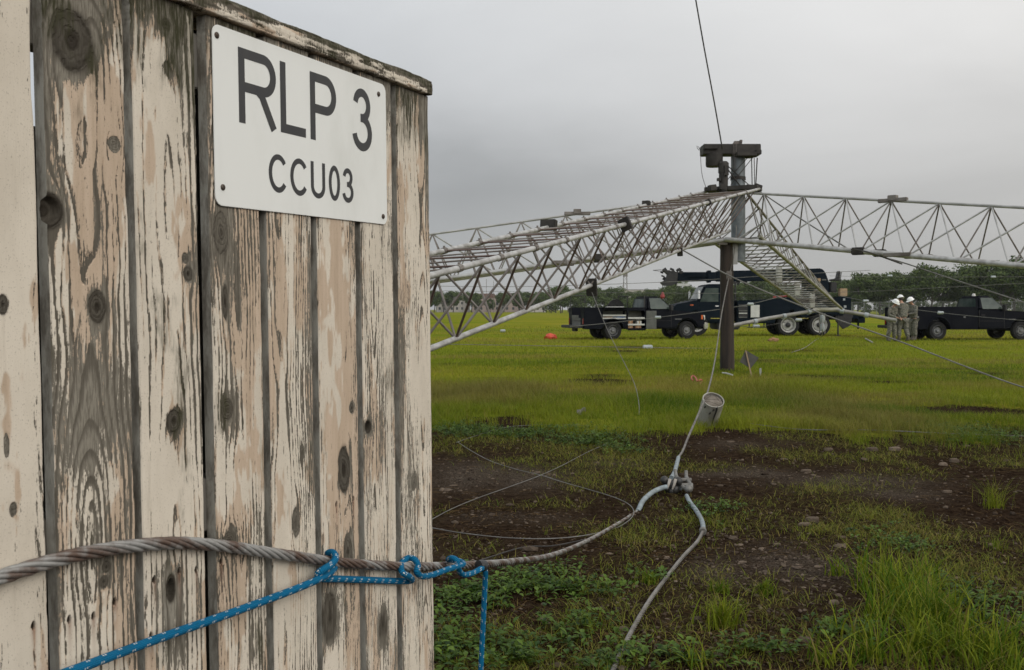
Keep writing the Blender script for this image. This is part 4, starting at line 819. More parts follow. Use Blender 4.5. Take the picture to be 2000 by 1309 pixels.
# ================================================================== CABLES, WIRES, FITTINGS
m_wire = pm('dull_steel_wire', (0.13, 0.125, 0.115), (0.20, 0.195, 0.18), 6, .5, metal=.3)
m_wdark = pm('dark_wire', (0.035, 0.033, 0.03), (0.06, 0.055, 0.05), 6, .5, metal=.3)
m_lite = pm('pale_steel_wire', (0.25, 0.235, 0.215), (0.15, 0.138, 0.122), 14, .5, metal=.2)
m_sleeve = pm('pale_blue_grey_sleeve', (0.25, 0.295, 0.31), (0.165, 0.19, 0.195), 25, .6)
def gp3(px, py, up=.012): return GG(px, py, up)
def wire(pts, r, mat, label, name='wire', step=.08, cat='wire', n=6):
    q_, _ = spline(pts, step); mb = MB(); mb.tube(q_, r, n); o = mb.build(name, mat, smooth=True); tag(o, label, cat); return o
def Pg(px, py, d, lo=.012):
    p = P(px, py, d); z = gz1(p.x, p.y) + lo
    if p.z < z: p.z = z
    return p
# main guy up to the hub
mg_ = [gp3(1325, 906, .05), Pg(1334, 880, 8.9), Pg(1346, 850, 9.6), P(1368, 800, 10.3), P(1383, 763, 11.6), P(1397, 700, 15.0), P(1410, 610, 18.5), P(1424, 540, 20.5), P(1433, 500, 20.6), P(1438, 455, 20.75), P(1438, 440, 20.8)]
strand_cable('guy_cable', mg_, .0115, .2, m_lite, step=.03, sides=5); gc = COL.objects['guy_cable']; tag(gc, 'pale steel guy cable rising from the ground fittings to the antenna hub', 'cable')
q_, _ = spline(mg_[:1] + [gp3(1321, 925, .06), gp3(1317, 940, .06), gp3(1311, 950, .06)], .02); mb = MB(); mb.tube(q_, .0165, 10); sv = mb.build('sleeve', m_sleeve, gc, smooth=True, world=True)
mb = MB(); mb.box(P(1424, 538, 20.45), (.10, .08, .17)); mb.build('cable_clamp', m_bar, gc, bevel=.01, world=True)
# thick cable's own end sleeve
sc_ = COL.objects['steel_cable']
q_, _ = spline([P(1246, 999, 6.45), gp3(1256, 987, .03), gp3(1272, 974, .04), gp3(1288, 967, .05), gp3(1302, 965, .05)], .02); mb = MB(); mb.tube(q_, .0165, 10); mb.build('end_sleeve', m_sleeve, sc_, smooth=True, world=True)
# strain insulator joining the two
m_blk = pm('black_fitting', (0.018, 0.018, 0.018), (0.04, 0.037, 0.033), 20, .5)
m_bone = pm('pale_bone_fitting', (0.55, 0.50, 0.44), (0.40, 0.36, 0.31), 15, .5)
ip = gp3(1309, 960, 0); ins = thing('strain_insulator', 'black and white strain insulator joining the two sleeved cables on the ground', 'insulator', ip)
def blob(mb, c, s, n=12): mb.lathe([(0, -s[2])] + [(s[0] * math.cos(a), s[2] * math.sin(a)) for a in np.linspace(-1.3, 1.3, 7)] + [(0, s[2])], c, None, n)
mb = MB()
for dx, dz, q_ in ((-.045, .085, .030), (.0, .05, .034), (.050, .078, .032), (-.025, .03, .03), (.028, .02, .034), (0., .01, .03)): blob(mb, (dx, -.03, dz), (q_, q_, q_))
mb.build('body', m_blk, ins, smooth=True)
for dx, dy, l_ in ((-.026, -.03, .075), (.012, -.035, .07)):
    mb = MB(); mb.tube([(dx + .014, dy - .035, .10), (dx + .002, dy - .045, .062), (dx - .008, dy - .035, .03)], .009, 8, rr=[.012, .009, .006]); mb.build('prong', m_bone, ins, smooth=True)
mb = MB(); mb.tube([(.0, -.02, .02), (.05, -.02, .026), (.075, -.01, .022)], .014, 8); mb.build('eye_stub', m_sleeve, ins, smooth=True)
# shackle and lower cable
sp_ = gp3(1340, 962, 0); shk = thing('shackle', 'grey steel clevis shackle lying on the soil right of the insulator', 'shackle', sp_)
m_sh = pm('weathered_zinc', (0.22, 0.215, 0.20), (0.12, 0.11, 0.095), 14, .55, metal=.3)
mb = MB()
for sg in (-1, 1): mb.tube([(sg * .035 + .005, .22, .075), (sg * .034, .12, .065), (sg * .034, 0, .05), (sg * .026, -.06, .045), (0, -.09, .045)], .014, 8)
mb.build('bow', m_sh, shk, smooth=True)
mb = MB(); mb.tube([(-.06, .13, .065), (.06, .13, .065)], .016, 10); mb.build('pin', m_sh, shk, smooth=True); mb = MB(); mb.tube([(-.05, .02, .05), (.05, .02, .05)], .014, 10); mb.build('pin', m_sh, shk, smooth=True)
mb = MB(); mb.tube([(-.03, .22, .06), (-.035, .26, .12)], .013, 8); mb.tube([(.04, .22, .06), (.045, .26, .11)], .013, 8); mb.build('ear', m_sh, shk, smooth=True)
mb = MB(); blob(mb, (0, -.10, .045), (.030, .034, .028)); mb.build('eye_end', m_sh, shk, smooth=True)
lc = [gp3(1341, 977, .03), gp3(1348, 990, .03), gp3(1360, 1006, .028), gp3(1371, 1026, .026), gp3(1374, 1046, .025)]
lc2 = lc[-1:] + [gp3(1362, 1065, .02), gp3(1336, 1092, .017), gp3(1305, 1130, .016), gp3(1270, 1181, .016), gp3(1235, 1240, .016), gp3(1205, 1300, .016), gp3(1188, 1345, .016)]
strand_cable('anchor_cable', lc2, .0105, .14, m_lite, step=.012, sides=5); ac = COL.objects['anchor_cable']; tag(ac, 'loose pale steel cable snaking over the soil from the shackle to the front', 'cable')
mb = MB(); q_, _ = spline(lc, .02); mb.tube(q_, .0145, 10); mb.build('sleeve', m_sleeve, ac, smooth=True, world=True)
mb = MB(); mb.tube([lc[-1] + Vector((.0, .02, 0)), lc[-1] + Vector((-.01, -.03, 0))], .021, 10); mb.build('sleeve_end', m_sh, ac, smooth=True, world=True)
# thin loop on the ground
loop = [(1228, 838), (1190, 866), (1145, 888), (1100, 912), (1055, 934), (1000, 954), (930, 980), (880, 1000), (835, 1024), (800, 1040), (815, 1034), (845, 1036), (900, 1047), (980, 1056), (1060, 1058), (1130, 1054), (1195, 1040), (1228, 1022), (1238, 1005), (1228, 990), (1200, 976), (1150, 960), (1100, 945), (1055, 932), (1010, 921), (960, 905), (925, 887), (896, 869), (895, 866), (930, 854), (985, 840), (1040, 833), (1100, 832), (1165, 836)]
wire([gp3(x, y, .016) for x, y in loop], .0027, m_wire, 'thin bent steel wire lying in a loose crossed loop on the bare soil', step=.02)
# hanging tail with plate on the near boom
wire([A0 + AH + AD * 8.3 + Vector((0, -.05, -.1)), P(1176, 620, 13.3), P(1195, 662, 13.1), P(1220, 710, 12.7), P(1240, 752, 12.4), Pg(1248, 790, 12.2, .02), gp3(1248, 812, .02)], .0042, m_wire, 'slack wire hanging from the near boom down into the grass')
# sky wire
wire([Q(1411, 292, 20.7), P(1395, 200, 20.3), P(1372, 75, 19.9), P(1340, -110, 19.3)], .014, m_wdark, 'dark cable rising from the antenna head out of the picture', 'lift_cable', cat='cable')
# guys
wire([A0 + AH + AD * 3.9, P(1440, 546, 17.2), P(1600, 611, 16.6), P(1760, 668, 16.0), P(2000, 757, 15.1), Pg(2120, 801, 14.6)], .012, m_wire, 'straight grey guy cable from the near boom down across the grass to the right', 'guy_cable', cat='cable')
wire([Q(1482, 373, 20.7), P(1560, 425, 19.9), P(1664, 491, 18.6)], .014, m_wire, 'short guy rod from the hub top down to the right boom joint', 'guy_rod', cat='rod')
wire([CB(-1, 2.9), P(1760, 512, 18.3), P(1850, 542, 17.6), P(2010, 594, 16.6), P(2150, 640, 15.8)], .012, m_wire, 'guy cable from the right boom joint sloping off the right edge', 'guy_cable', cat='cable')
wire([P(1668, 487, 18.3), P(1700, 494, 18.2), P(1762, 516, 18.2)], .013, m_wdark, 'dark preformed grip where the guy leaves the right boom', 'cable_grip', cat='cable')
def ins_on(o, x):
    mb = MB(); c_ = Vector(x); mb.tube([c_ + Vector((-.11, 0, 0)), c_ + Vector((-.09, 0, 0)), c_ + Vector((.09, 0, 0)), c_ + Vector((.11, 0, 0))], .07, 12, rr=[.035, .055, .055, .035]); mb.build('insulator', m_ins, o, smooth=True, world=True)
w1 = wire([P(700, 671, 34), P(840, 672, 34), P(1265, 679, 33), P(1480, 682, 33), P(1700, 684, 32), P(2100, 688, 32)], .011, m_wire, 'low wire with one large white insulator stretched over the grass before the trucks', step=.5); mb = MB(); c_ = P(1265, 679, 33); mb.tube([c_ + Vector((-.16, 0, 0)), c_ + Vector((-.13, 0, 0)), c_ + Vector((.13, 0, 0)), c_ + Vector((.16, 0, 0))], .09, 12, rr=[.06, .09, .09, .06]); mb.build('insulator', m_ins, w1, smooth=True, world=True)
w2 = wire([P(1113, 638, 36), P(1180, 632, 36), P(1285, 620, 36), P(1400, 605, 36), P(1466, 594, 36.4), P(1560, 570, 37)], .010, m_wire, 'thin wire with two white insulators crossing in front of the dark trucks', step=.5); ins_on(w2, P(1285, 620, 36)); ins_on(w2, P(1466, 594, 36.4))
w3 = wire([P(700, 556, 30), P(1000, 560, 30), P(1300, 551, 30), P(1480, 540, 30), P(1700, 528, 30)], .007, m_wire, 'highest thin wire passing behind the booms', step=.5)
w4 = wire([P(700, 566, 44), P(1100, 571, 44), P(1400, 573, 44), P(1640, 571, 43), P(1800, 564, 41), P(2100, 548, 38)], .008, m_wire, 'thin wire crossing just above the hard hats', step=.5)
w5 = wire([P(1640, 578, 42), P(1690, 588, 40), P(1740, 598, 39), P(1837, 611, 37), P(1960, 623, 35), P(2100, 634, 33)], .010, m_wire, 'thin wire with white insulators passing across the right hand truck', step=.5); ins_on(w5, P(1691, 588, 40)); ins_on(w5, P(1837, 611, 37))
w6 = wire([P(1620, 539, 45), P(1740, 541, 45), P(1940, 541, 45), P(2100, 540, 45)], .007, m_wire, 'thin level wire high in front of the right tree line', step=.5); ins_on(w6, P(1940, 541, 45)); ins_on(w6, P(1738, 539, 45))
w7 = wire([P(1440, 637, 31.5), P(1480, 638, 33), P(1560, 625, 34), P(1600, 615, 33.4)], .008, m_wdark, 'slack dark wire hanging under the left element pipe', step=.3); ins_on(w7, P(1560, 625, 34)); ins_on(w7, P(1477, 637.5, 33))
w8 = wire([P(1605, 607, 33), P(1606, 620, 33), P(1606, 650, 33), GG(1604, 658, .02), GG(1590, 668, .03), GG(1570, 682, .03), GG(1545, 690, .02)], .012, m_lite, 'chain of clear insulators hanging from the far boom end onto the grass', step=.2, cat='insulator chain', name='insulator_chain')
for py in (623, 640): 
    mb = MB(); c_ = P(1606, py, 33); mb.lathe([(0, -.14), (.07, -.12), (.09, 0), (.07, .12), (0, .14)], c_, None, 12); mb.build('insulator', m_ins, w8, smooth=True, world=True)
for sx in (1601, 1611):
    mb = MB(); mb.tube([P(sx, 612, 33), P(sx, 652, 33)], .02, 6); mb.build('rod', m_lite, w8, smooth=True, world=True)
wire([gp3(1420, 826, .03), gp3(1560, 843, .02), gp3(1700, 850, .03), gp3(1850, 853, .03), gp3(2050, 858, .03)], .005, m_wire, 'thin wire lying in the grass right of the pipe stub', step=.1)
wire([gp3(1150, 1060, .02), gp3(1080, 1072, .015), gp3(1020, 1076, .015), gp3(930, 1104, .015)], .004, m_wdark, 'short dark wire on the soil under the thick cable', step=.03)
# ================================================================== VEHICLES
def paint_mat(name, c1, c2):
    m_, t, b = new_mat(name); n = noise_(t, 2.5, 5, .6); d = noise_(t, 1.1, 4, .6, (1, 1, 2))
    lk(t, mixc(t, MATH(t, 'MULTIPLY', ramp(t, n, .45, .7), .6), c1, c2), b.inputs['Base Color']); b.inputs['Specular IOR Level'].default_value = .10
    lk(t, ramp(t, d, -.3, 1.1), b.inputs['Roughness'])
    return m_
m_navy = paint_mat('dark_navy_paint', (0.0026, 0.0034, 0.0068), (0.0050, 0.0062, 0.0105))
m_teal = paint_mat('dark_blue_green_paint', (0.0018, 0.0062, 0.0115), (0.0042, 0.0095, 0.0150))
m_blackp = pm('black_chassis', (0.010, 0.010, 0.011), (0.022, 0.020, 0.018), 6, .6)
m_tyre = pm('tyre_rubber', (0.006, 0.006, 0.006), (0.013, 0.012, 0.011), 12, .95)
m_alloy = pm('dull_alloy_rim', (0.22, 0.22, 0.225), (0.11, 0.11, 0.11), 10, .4, metal=.5)
m_white = pm('white_wheel_paint', (0.50, 0.49, 0.46), (0.33, 0.32, 0.29), 8, .5)
m_chrome = pm('chrome', (0.62, 0.62, 0.60), (0.50, 0.50, 0.48), 6, .12, metal=1)
m_glass = pm('tinted_glass', (0.030, 0.044, 0.038), (0.065, 0.082, 0.070), 1.6, .12); m_glass.node_tree.nodes['Principled BSDF'].inputs['Specular IOR Level'].default_value = .16
m_lamp = pm('clear_lamp', (0.62, 0.60, 0.55), (0.50, 0.48, 0.44), 20, .15)
m_orange = pm('amber_lens', (0.55, 0.12, 0.02), (0.45, 0.08, 0.02), 20, .2)
m_red = pm('red_lens', (0.25, 0.012, 0.010), (0.18, 0.01, 0.01), 20, .25)
m_grey = pm('grey_panel', (0.12, 0.12, 0.11), (0.085, 0.085, 0.078), 5, .6)
m_shelf = pm('pale_shelf', (0.50, 0.50, 0.47), (0.40, 0.40, 0.38), 5, .5)
m_insd = pm('grey_green_interior', (0.10, 0.10, 0.08), (0.065, 0.065, 0.055), 5, .7)
m_tan = pm('tan_panel', (0.36, 0.25, 0.14), (0.28, 0.19, 0.11), 8, .6)
m_card = pm('brown_cardboard', (0.30, 0.165, 0.08), (0.23, 0.12, 0.06), 6, .8)
m_tarp = pm('blue_tarp', (0.010, 0.10, 0.33), (0.012, 0.07, 0.22), 8, .5)
m_rope_r = pm('red_paint', (0.30, 0.03, 0.022), (0.20, 0.02, 0.018), 9, .5)
RX = Matrix.Rotation(R(90), 3, 'X')
def wheel(parent, x, y, r, w, side, rim, rr, dish=.04, hub_r=.09, dual=False):
    """side -1: outer face towards -y"""
    M_ = Matrix.Rotation(R(90) * (1 if side < 0 else -1), 3, 'X')       # local +z -> outer side
    mb = MB(); h = w / 2
    mb.lathe([(rr, -h), (r * .93, -h), (r * .985, -h * .75), (r, -h * .35), (r, h * .35), (r * .985, h * .75), (r * .93, h), (rr * 1.04, h), (rr, h * .8)], (x, y, r), M_, 28)
    o = mb.build('tyre', m_tyre, parent, smooth=True)
    mb = MB(); mb.lathe([(0, h * .8 - dish), (hub_r * 2.1, h * .8 - dish), (rr * .78, h * .35 - dish), (rr * .86, h * .55), (rr * .96, h * .9), (rr * 1.0, h * .86), (rr * .995, -h)], (x, y, r), M_, 28); q_ = mb.build('rim', rim, o, smooth=True)
    mb = MB(); mb.lathe([(0, h * .98), (hub_r * .7, h * .96), (hub_r, h * .75), (hub_r, h * .3 - dish)], (x, y, r), M_, 16)
    mb.build('hub_cap', m_alloy if rim is not m_white else m_blackp, o, smooth=True)
    for k in range(5 if rim is not m_white else 10):                   # dark hand holes of the wheel disc
        a = 2 * math.pi * k / (5 if rim is not m_white else 10); rad_ = rr * (.62 if rim is not m_white else .58)
        c_ = M_ @ Vector((rad_ * math.cos(a), rad_ * math.sin(a), h * .62 - dish)); mb = MB()
        mb.lathe([(0, .012), (rr * .16, .010), (rr * .17, -.01)], Vector((x, y, r)) + c_, M_, 10); mb.build('hand_hole', m_blackp, q_)
    if dual:
        mb = MB(); yy = y - side * (w + .06); mb.lathe([(rr, -h), (r * .93, -h), (r, -h * .4), (r, h * .4), (r * .93, h), (rr, h)], (x, yy, r), M_, 24); mb.build('inner_tyre', m_tyre, parent, smooth=True)
def archp(cx, r, z0, n=10, cz=None):
    cz = cz if cz is not None else z0
    return [(cx - r * math.cos(math.pi * i / n), cz + r * math.sin(math.pi * i / n)) for i in range(n + 1)]
def quadpanel(name, pts, off, mat, parent, th=.01):
    p_ = [Vector(q_) for q_ in pts]; n_ = (p_[1] - p_[0]).cross(p_[2] - p_[0]).normalized(); k = len(p_); mb = MB()
    mb.add([q_ + n_ * (off - th) for q_ in p_] + [q_ + n_ * off for q_ in p_], [tuple(range(k)), tuple(range(2 * k - 1, k - 1, -1))] + [(i, (i + 1) % k, k + (i + 1) % k, k + i) for i in range(k)])
    return mb.build(name, mat, parent)
def pickup(name, label, loc, rz, wb, cabx, opened):
    T = thing(name, label, 'truck', loc, rz, 'dark service trucks parked on the grass'); F_ = wb
    lo = [(cabx, .46), (F_ - .50, .46)] + archp(F_, .47, .46, 12, .40)[1:-1] + [(F_ + .50, .48), (F_ + .80, .50), (F_ + .86, .62), (F_ + .86, .95), (F_ + .80, 1.10), (F_ + .55, 1.16), (cabx + 1.36, 1.245), (cabx + 1.30, 1.262), (cabx, 1.262)]
    mb = MB(); mb.prism(lo, -.99, .99); body = mb.build('cab_body', m_navy, T, bevel=.075, seg=4)
    # greenhouse
    wlo, wup = .95, .74; bx0, bx1, tx0, tx1 = cabx + .02, cabx + 1.34, cabx + .10, cabx + .70; z0, z1 = 1.26, 1.86
    vs = [(bx0, -wlo, z0), (bx1, -wlo, z0), (bx1, wlo, z0), (bx0, wlo, z0), (tx0, -wup, z1), (tx1, -wup, z1), (tx1, wup, z1), (tx0, wup, z1)]
    mb = MB(); mb.add(vs, [(0, 1, 2, 3), (4, 7, 6, 5), (0, 4, 5, 1), (1, 5, 6, 2), (2, 6, 7, 3), (3, 7, 4, 0)]); mb.build('cab_roof', m_navy, body, bevel=.085, seg=4)
    def on(side, fx, fz):                                     # a point of the sloping cab side
        z = z0 + (z1 - z0) * fz; xa = bx0 + (tx0 - bx0) * fz; xb = bx1 + (tx1 - bx1) * fz
        return Vector((xa + (xb - xa) * fx, side * (wlo + (wup - wlo) * fz), z))
    for sd in (-1, 1):
        pts = [on(sd, .16, .08), on(sd, .93, .08), on(sd, .90, .86), on(sd, .18, .86)]
        if sd > 0: pts = pts[::-1]
        quadpanel('side_window', pts, .004, m_glass, body)
        mb = MB(); mb.box((cabx + 1.10, sd * 1.10, 1.36), (.10, .22, .26)); mb.box((cabx + 1.12, sd * .99, 1.28), (.05, .2, .05)); mb.build('mirror', m_blackp, body, bevel=.02)
        mb = MB(); mb.box((cabx + .22, sd * 1.0, 1.05), (.16, .03, .04)); mb.build('door_handle', m_blackp, body, bevel=.006)
        mb = MB(); mb.box((cabx + .62, sd * .991, .80), (1.06, .012, .012)); mb.box((cabx + .05, sd * .991, .90), (.012, .012, .70)); mb.box((cabx + 1.16, sd * .991, .86), (.012, .012, .74)); mb.build('door_seam', m_blackp, body)
        mb = MB(); mb.box((F_ + .80, sd * .83, .93), (.12, .28, .22)); mb.build('headlight', m_lamp, T, bevel=.02)
        mb = MB(); mb.box((F_ + .70, sd * .975, .95), (.10, .045, .20)); mb.build('turn_signal', m_orange, T, bevel=.01)
    mb = MB(); mb.box((F_ - .42, -.994, .87), (.30, .012, .035)); mb.build('badge', m_alloy, body)
    def fr(x0, fz, y): return Vector((bx1 + (tx1 - bx1) * fz, y * (wlo + (wup - wlo) * fz), z0 + (z1 - z0) * fz))
    quadpanel('windshield', [fr(0, .06, -.90), fr(0, .06, .90), fr(0, .90, .88), fr(0, .90, -.88)], .004, m_glass, body)
    def rr_(fz, y): return Vector((bx0 + (tx0 - bx0) * fz, y * (wlo + (wup - wlo) * fz), z0 + (z1 - z0) * fz))
    quadpanel('rear_window', [rr_(.12, .80), rr_(.12, -.80), rr_(.82, -.80), rr_(.82, .80)], .004, m_glass, body)
    mb = MB(); mb.prism([(F_ + .80, .42), (F_ + 1.0, .46), (F_ + 1.02, .66), (F_ + .96, .72), (F_ + .80, .72)], -1.0, 1.0); mb.build('front_bumper', m_chrome, T, bevel=.03)
    mb = MB(); mb.box((F_ + .86, 0, .90), (.06, 1.2, .30)); mb.build('grille', m_chrome, T, bevel=.02)
    mb = MB(); mb.box((wb / 2 - .1, 0, .52), (wb + 1.6, .9, .18)); mb.box((.3, 0, .42), (.3, 1.7, .12)); mb.box((wb, 0, .42), (.16, 1.6, .12)); mb.build('chassis', m_blackp, T, bevel=.01)
    for sd in (-1, 1):
        wheel(T, 0, sd * .93, .385, .23, sd, m_alloy, .235, .05, .07, True); wheel(T, wb, sd * .88, .385, .25, sd, m_alloy, .235, .02, .07)
    # service body
    x0, x1 = -1.32, cabx - .05; sb = MB(); arch = archp(0, .48, .50, 12, .42)[1:-1]
    if opened:
        xo, xm, xn = -.48, .58, .66
        pan = [(x0, .46), (-.50, .46)] + arch + [(.50, .46), (xm, .46), (xm, .88), (xo, .88), (xo, 1.375), (x0, 1.375)]
        sb.prism(pan, -1.08, -1.045); sb.box(((xo + x1) / 2, -1.0625, 1.305), (x1 - xo, .035, .14)); sb.box(((xm + xn) / 2, -1.0625, .83), (xn - xm, .035, .81)); sb.box(((xn + x1) / 2, -1.0625, .44), (x1 - xn, .035, .10)); sb.box((x1 - .02, -1.0625, .86), (.04, .035, .75))
        sb.box(((x0 + x1) / 2, -.60, .93), (x1 - x0, .03, .88)); sb.box(((x0 + x1) / 2, -.83, 1.36), (x1 - x0, .44, .03)); sb.box((x0 + .015, -.83, .93), (.03, .44, .86)); sb.box((x1 - .015, -.83, .93), (.03, .44, .86))
        body2 = sb.build('service_body', m_navy, T, bevel=.006)
        mb = MB(); mb.box(((xo + xm) / 2, -.625, 1.05), (xm - xo, .015, .34)); mb.box(((xn + x1) / 2, -.625, .84), (x1 - xn - .04, .015, .74)); mb.build('compartment_back', m_insd, body2)
        for z, a, b_ in ((1.01, xo, xm), (.885, xo, xm), (.90, xn, x1 - .04), (.62, xn, x1 - .04)):
            mb = MB(); mb.box(((a + b_) / 2, -.845, z), (b_ - a, .41, .025)); mb.box(((a + b_) / 2, -1.048, z + .02), (b_ - a, .012, .07)); mb.build('shelf', m_shelf, body2, bevel=.003)
        mb = MB(); Mz = Matrix.Rotation(R(-28), 3, 'Z'); mb.box((x1 + .20, -1.20, .84), (.44, .035, .78), Mz); mb.build('open_door', m_grey, body2, bevel=.01)
        mb = MB(); mb.box(((xo + xm) / 2, -1.22, 1.36), (xm - xo, .30, .03)); mb.build('lifted_lid', m_navy, body2, bevel=.008)
    else:
        pan = [(x0, .46), (-.50, .46)] + arch + [(.50, .46), (x1, .46), (x1, 1.40), (x0, 1.40)]
        sb.prism(pan, -1.08, -.60); body2 = sb.build('service_body', m_navy, T, bevel=.012)
        for a, b_, z_0, z_1 in ((x0 + .06, -.56, .52, 1.32), (-.52, .52, .98, 1.32), (.58, x1 - .06, .52, 1.32)):
            mb = MB(); mb.box(((a + b_) / 2, -1.084, (z_0 + z_1) / 2), (b_ - a, .018, z_1 - z_0)); mb.build('compartment_door', m_navy, body2, bevel=.006)
            mb = MB(); mb.box(((a + b_) / 2, -1.096, (z_0 + z_1) / 2 + .05), (.09, .02, .07)); mb.build('latch', m_alloy, body2, bevel=.004)
        mb = MB(); mb.tube([(x, -1.09, z) for x, z in archp(0, .52, .5, 14, .45)], .03, 8); mb.build('fender_flare', m_navy, body2, smooth=True)
    mb = MB(); mb.prism([(x0, .46), (-.50, .46)] + arch + [(.50, .46), (x1, .46), (x1, 1.375), (x0, 1.375)], .60, 1.08); mb.build('far_cabinet', m_navy, T, bevel=.01)
    mb = MB(); mb.box(((x0 + x1) / 2, 0, .80), (x1 - x0, 1.2, .05)); mb.box((x1 - .03, 0, 1.08), (.05, 1.2, .55)); mb.build('load_bed', m_blackp, T)
    mb = MB(); mb.box((x0 + .02, 0, .72), (.04, 1.2, .40)); mb.box((x0 - .01, .1, .98), (.03, .9, .12)); mb.build('tailgate', m_grey, T, bevel=.008)
    for sd in (-1, 1):
        mb = MB(); mb.box((x0 - .012, sd * .98, .78), (.03, .10, .26)); mb.build('tail_light', m_red, T, bevel=.01)
    mb = MB(); mb.box((x0 - .20, 0, .55), (.40, 1.9, .12)); mb.box((x0 - .06, 0, .42), (.12, .5, .16)); mb.build('rear_bumper', m_blackp, T, bevel=.02)
    if opened:
        for x, y in ((x0 + .06, -1.02), (x0 + .06, 1.02), (x0 + .55, -1.02), (x0 + .55, 1.02), (x1 - .05, -1.02), (x1 - .05, 1.02), (x1 - .5, 1.02)):
            mb = MB(); th_ = .045 if y < 0 and x > x0 + .3 else .028; mb.box((x, y, 1.63), (th_, th_, .54)); mb.build('rack_post', m_blackp, T)
        for a, b_ in (((x0 + .06, 1.02, 1.88), (x0 + .55, 1.02, 1.88)), ((x1 - .5, 1.02, 1.88), (x1 - .05, 1.02, 1.88)), ((x0 + .06, -1.02, 1.88), (x0 + .06, 1.02, 1.88))):
            mb = MB(); mb.tube([a, b_], .02, 6); mb.build('rack_rail', m_blackp, T)
        mb = MB(); mb.lathe([(.10, -.08), (.36, -.10), (.38, 0), (.36, .10), (.10, .08)], (.62, .35, 1.36), Matrix.Rotation(R(80), 3, 'X'), 24); mb.build('spare_wheel', m_tyre, T, smooth=True)
        mb = MB(); mb.box((.15, -.80, 1.395), (.80, .16, .03)); mb.build('lid_edge', m_shelf, T, bevel=.006)
    else:
        mb = MB(); mb.lathe([(0, .12), (.06, .10), (.08, .02), (.08, 0), (0, 0)], (tx1 - .28, .1, z1), None, 14); mb.build('beacon', m_lamp, T, smooth=True)
    return T
t1p = G(1197, 663.5); RZ1 = R(14)
tr1 = pickup('service_truck', 'dark navy service truck with open side compartments and a ladder rack, left of the pole', (t1p.x - 1.0 * math.sin(RZ1), t1p.y + 1.0 * math.cos(RZ1), .0), RZ1, 3.42, 1.52, True)
t2p = G(1831, 664.5); RZ2 = R(5)
tr2 = pickup('service_truck', 'dark navy service truck with closed side lockers, at the right edge behind the three people', (t2p.x - 1.0 * math.sin(RZ2), t2p.y + 1.0 * math.cos(RZ2), .0), RZ2, 3.70, 1.78, False)
def in_truck(T, x, y, z): return Matrix.Rotation(T.rotation_euler.z, 3, 'Z') @ Vector((x, y, z)) + T.location
def crumple(mb, c, s, seed, n=12):
    g = []
    for i in range(n + 1):
        for j in range(2 * n):
            th_ = math.pi * i / n; ph2 = math.pi * j / n; k = 1 + .55 * (float(vn(np.array([math.cos(ph2) * math.sin(th_) * 2.3 + seed]), np.array([math.sin(ph2) * math.sin(th_) * 2.3 + 2 * math.cos(th_)]), seed)[0]) - .5) + .25 * (float(vn(np.array([ph2 * 2.2 + seed]), np.array([th_ * 4]), seed + 3)[0]) - .5)
            g.append(Vector(c) + Vector((s[0] * math.sin(th_) * math.cos(ph2) * k, s[1] * math.sin(th_) * math.sin(ph2) * k, max(-.6 * s[2], s[2] * math.cos(th_) * k))))
    return mb.add(g, [(i * 2 * n + j, i * 2 * n + (j + 1) % (2 * n), (i + 1) * 2 * n + (j + 1) % (2 * n), (i + 1) * 2 * n + j) for i in range(n) for j in range(2 * n)])
mb = MB(); crumple(mb, in_truck(tr1, .28, -.90, .955), (.30, .12, .055), 5); tag(mb.build('tarp', m_tarp, smooth=True), 'folded blue tarp on a shelf of the open service truck', 'tarp')
mb = MB(); crumple(mb, in_truck(tr1, -.22, -.90, .95), (.22, .12, .05), 9); tag(mb.build('tool_bag', m_card, smooth=True), 'brown lumpy tool bag beside the blue tarp in the open truck', 'bag')
def carton(x, z, w, h, lab, mt=m_card):
    T = thing('cardboard_box', lab, 'box', in_truck(tr1, x, -.86, z), RZ1, 'boxes on the truck shelves'); mb = MB(); mb.box((0, 0, h / 2), (w, .3, h)); mb.build('carton', mt, T, bevel=.008)
    mb = MB(); mb.box((0, -.152, h / 2), (.05, .006, h * .98)); mb.build('packing_tape', m_tan, T); return T
carton(.80, .635, .20, .18, 'tan cardboard box on the middle shelf, left one'); carton(1.20, .635, .20, .16, 'pale box on the middle shelf, right one', m_shelf); carton(.80, .42, .22, .18, 'brown cardboard box at the bottom of the open locker, left one'); carton(1.15, .42, .26, .18, 'brown cardboard box at the bottom of the open locker, right one')
# ------------------------------------------------------------------ digger crane truck
cp = G(1571, 656.5); RZC = R(180)
CT = thing('crane_truck', 'dark blue green crane truck with a long telescopic boom over its cab, behind the pole', 'crane truck', (cp.x, cp.y + 1.2, 0), RZC)
sc0 = F / cp.y
def cx_(px): return (1571 - px) / sc0                       # photographed column -> metres forward of the rear axles
def cz_(py): return 1.3 + (604 - py) / sc0
fx = cx_(1362)
mb = MB(); mb.box((1.6, 0, .92), (9.0, .9, .28)); mb.box((fx, 0, .55), (.2, 1.8, .16)); mb.box((.76, 0, .55), (.2, 1.6, .2)); mb.box((-.76, 0, .55), (.2, 1.6, .2)); mb.build('chassis', m_blackp, CT, bevel=.01)
for sd in (1, -1):
    wheel(CT, .76, sd * 1.02, .535, .28, sd, m_white, .37, .12, .12, True); wheel(CT, -.76, sd * 1.02, .535, .28, sd, m_white, .37, .12, .12, True); wheel(CT, fx, sd * 1.02, .535, .30, sd, m_white, .33, .04, .1)
hx0, hx1, kx = cx_(1362), cx_(1316), cx_(1434)
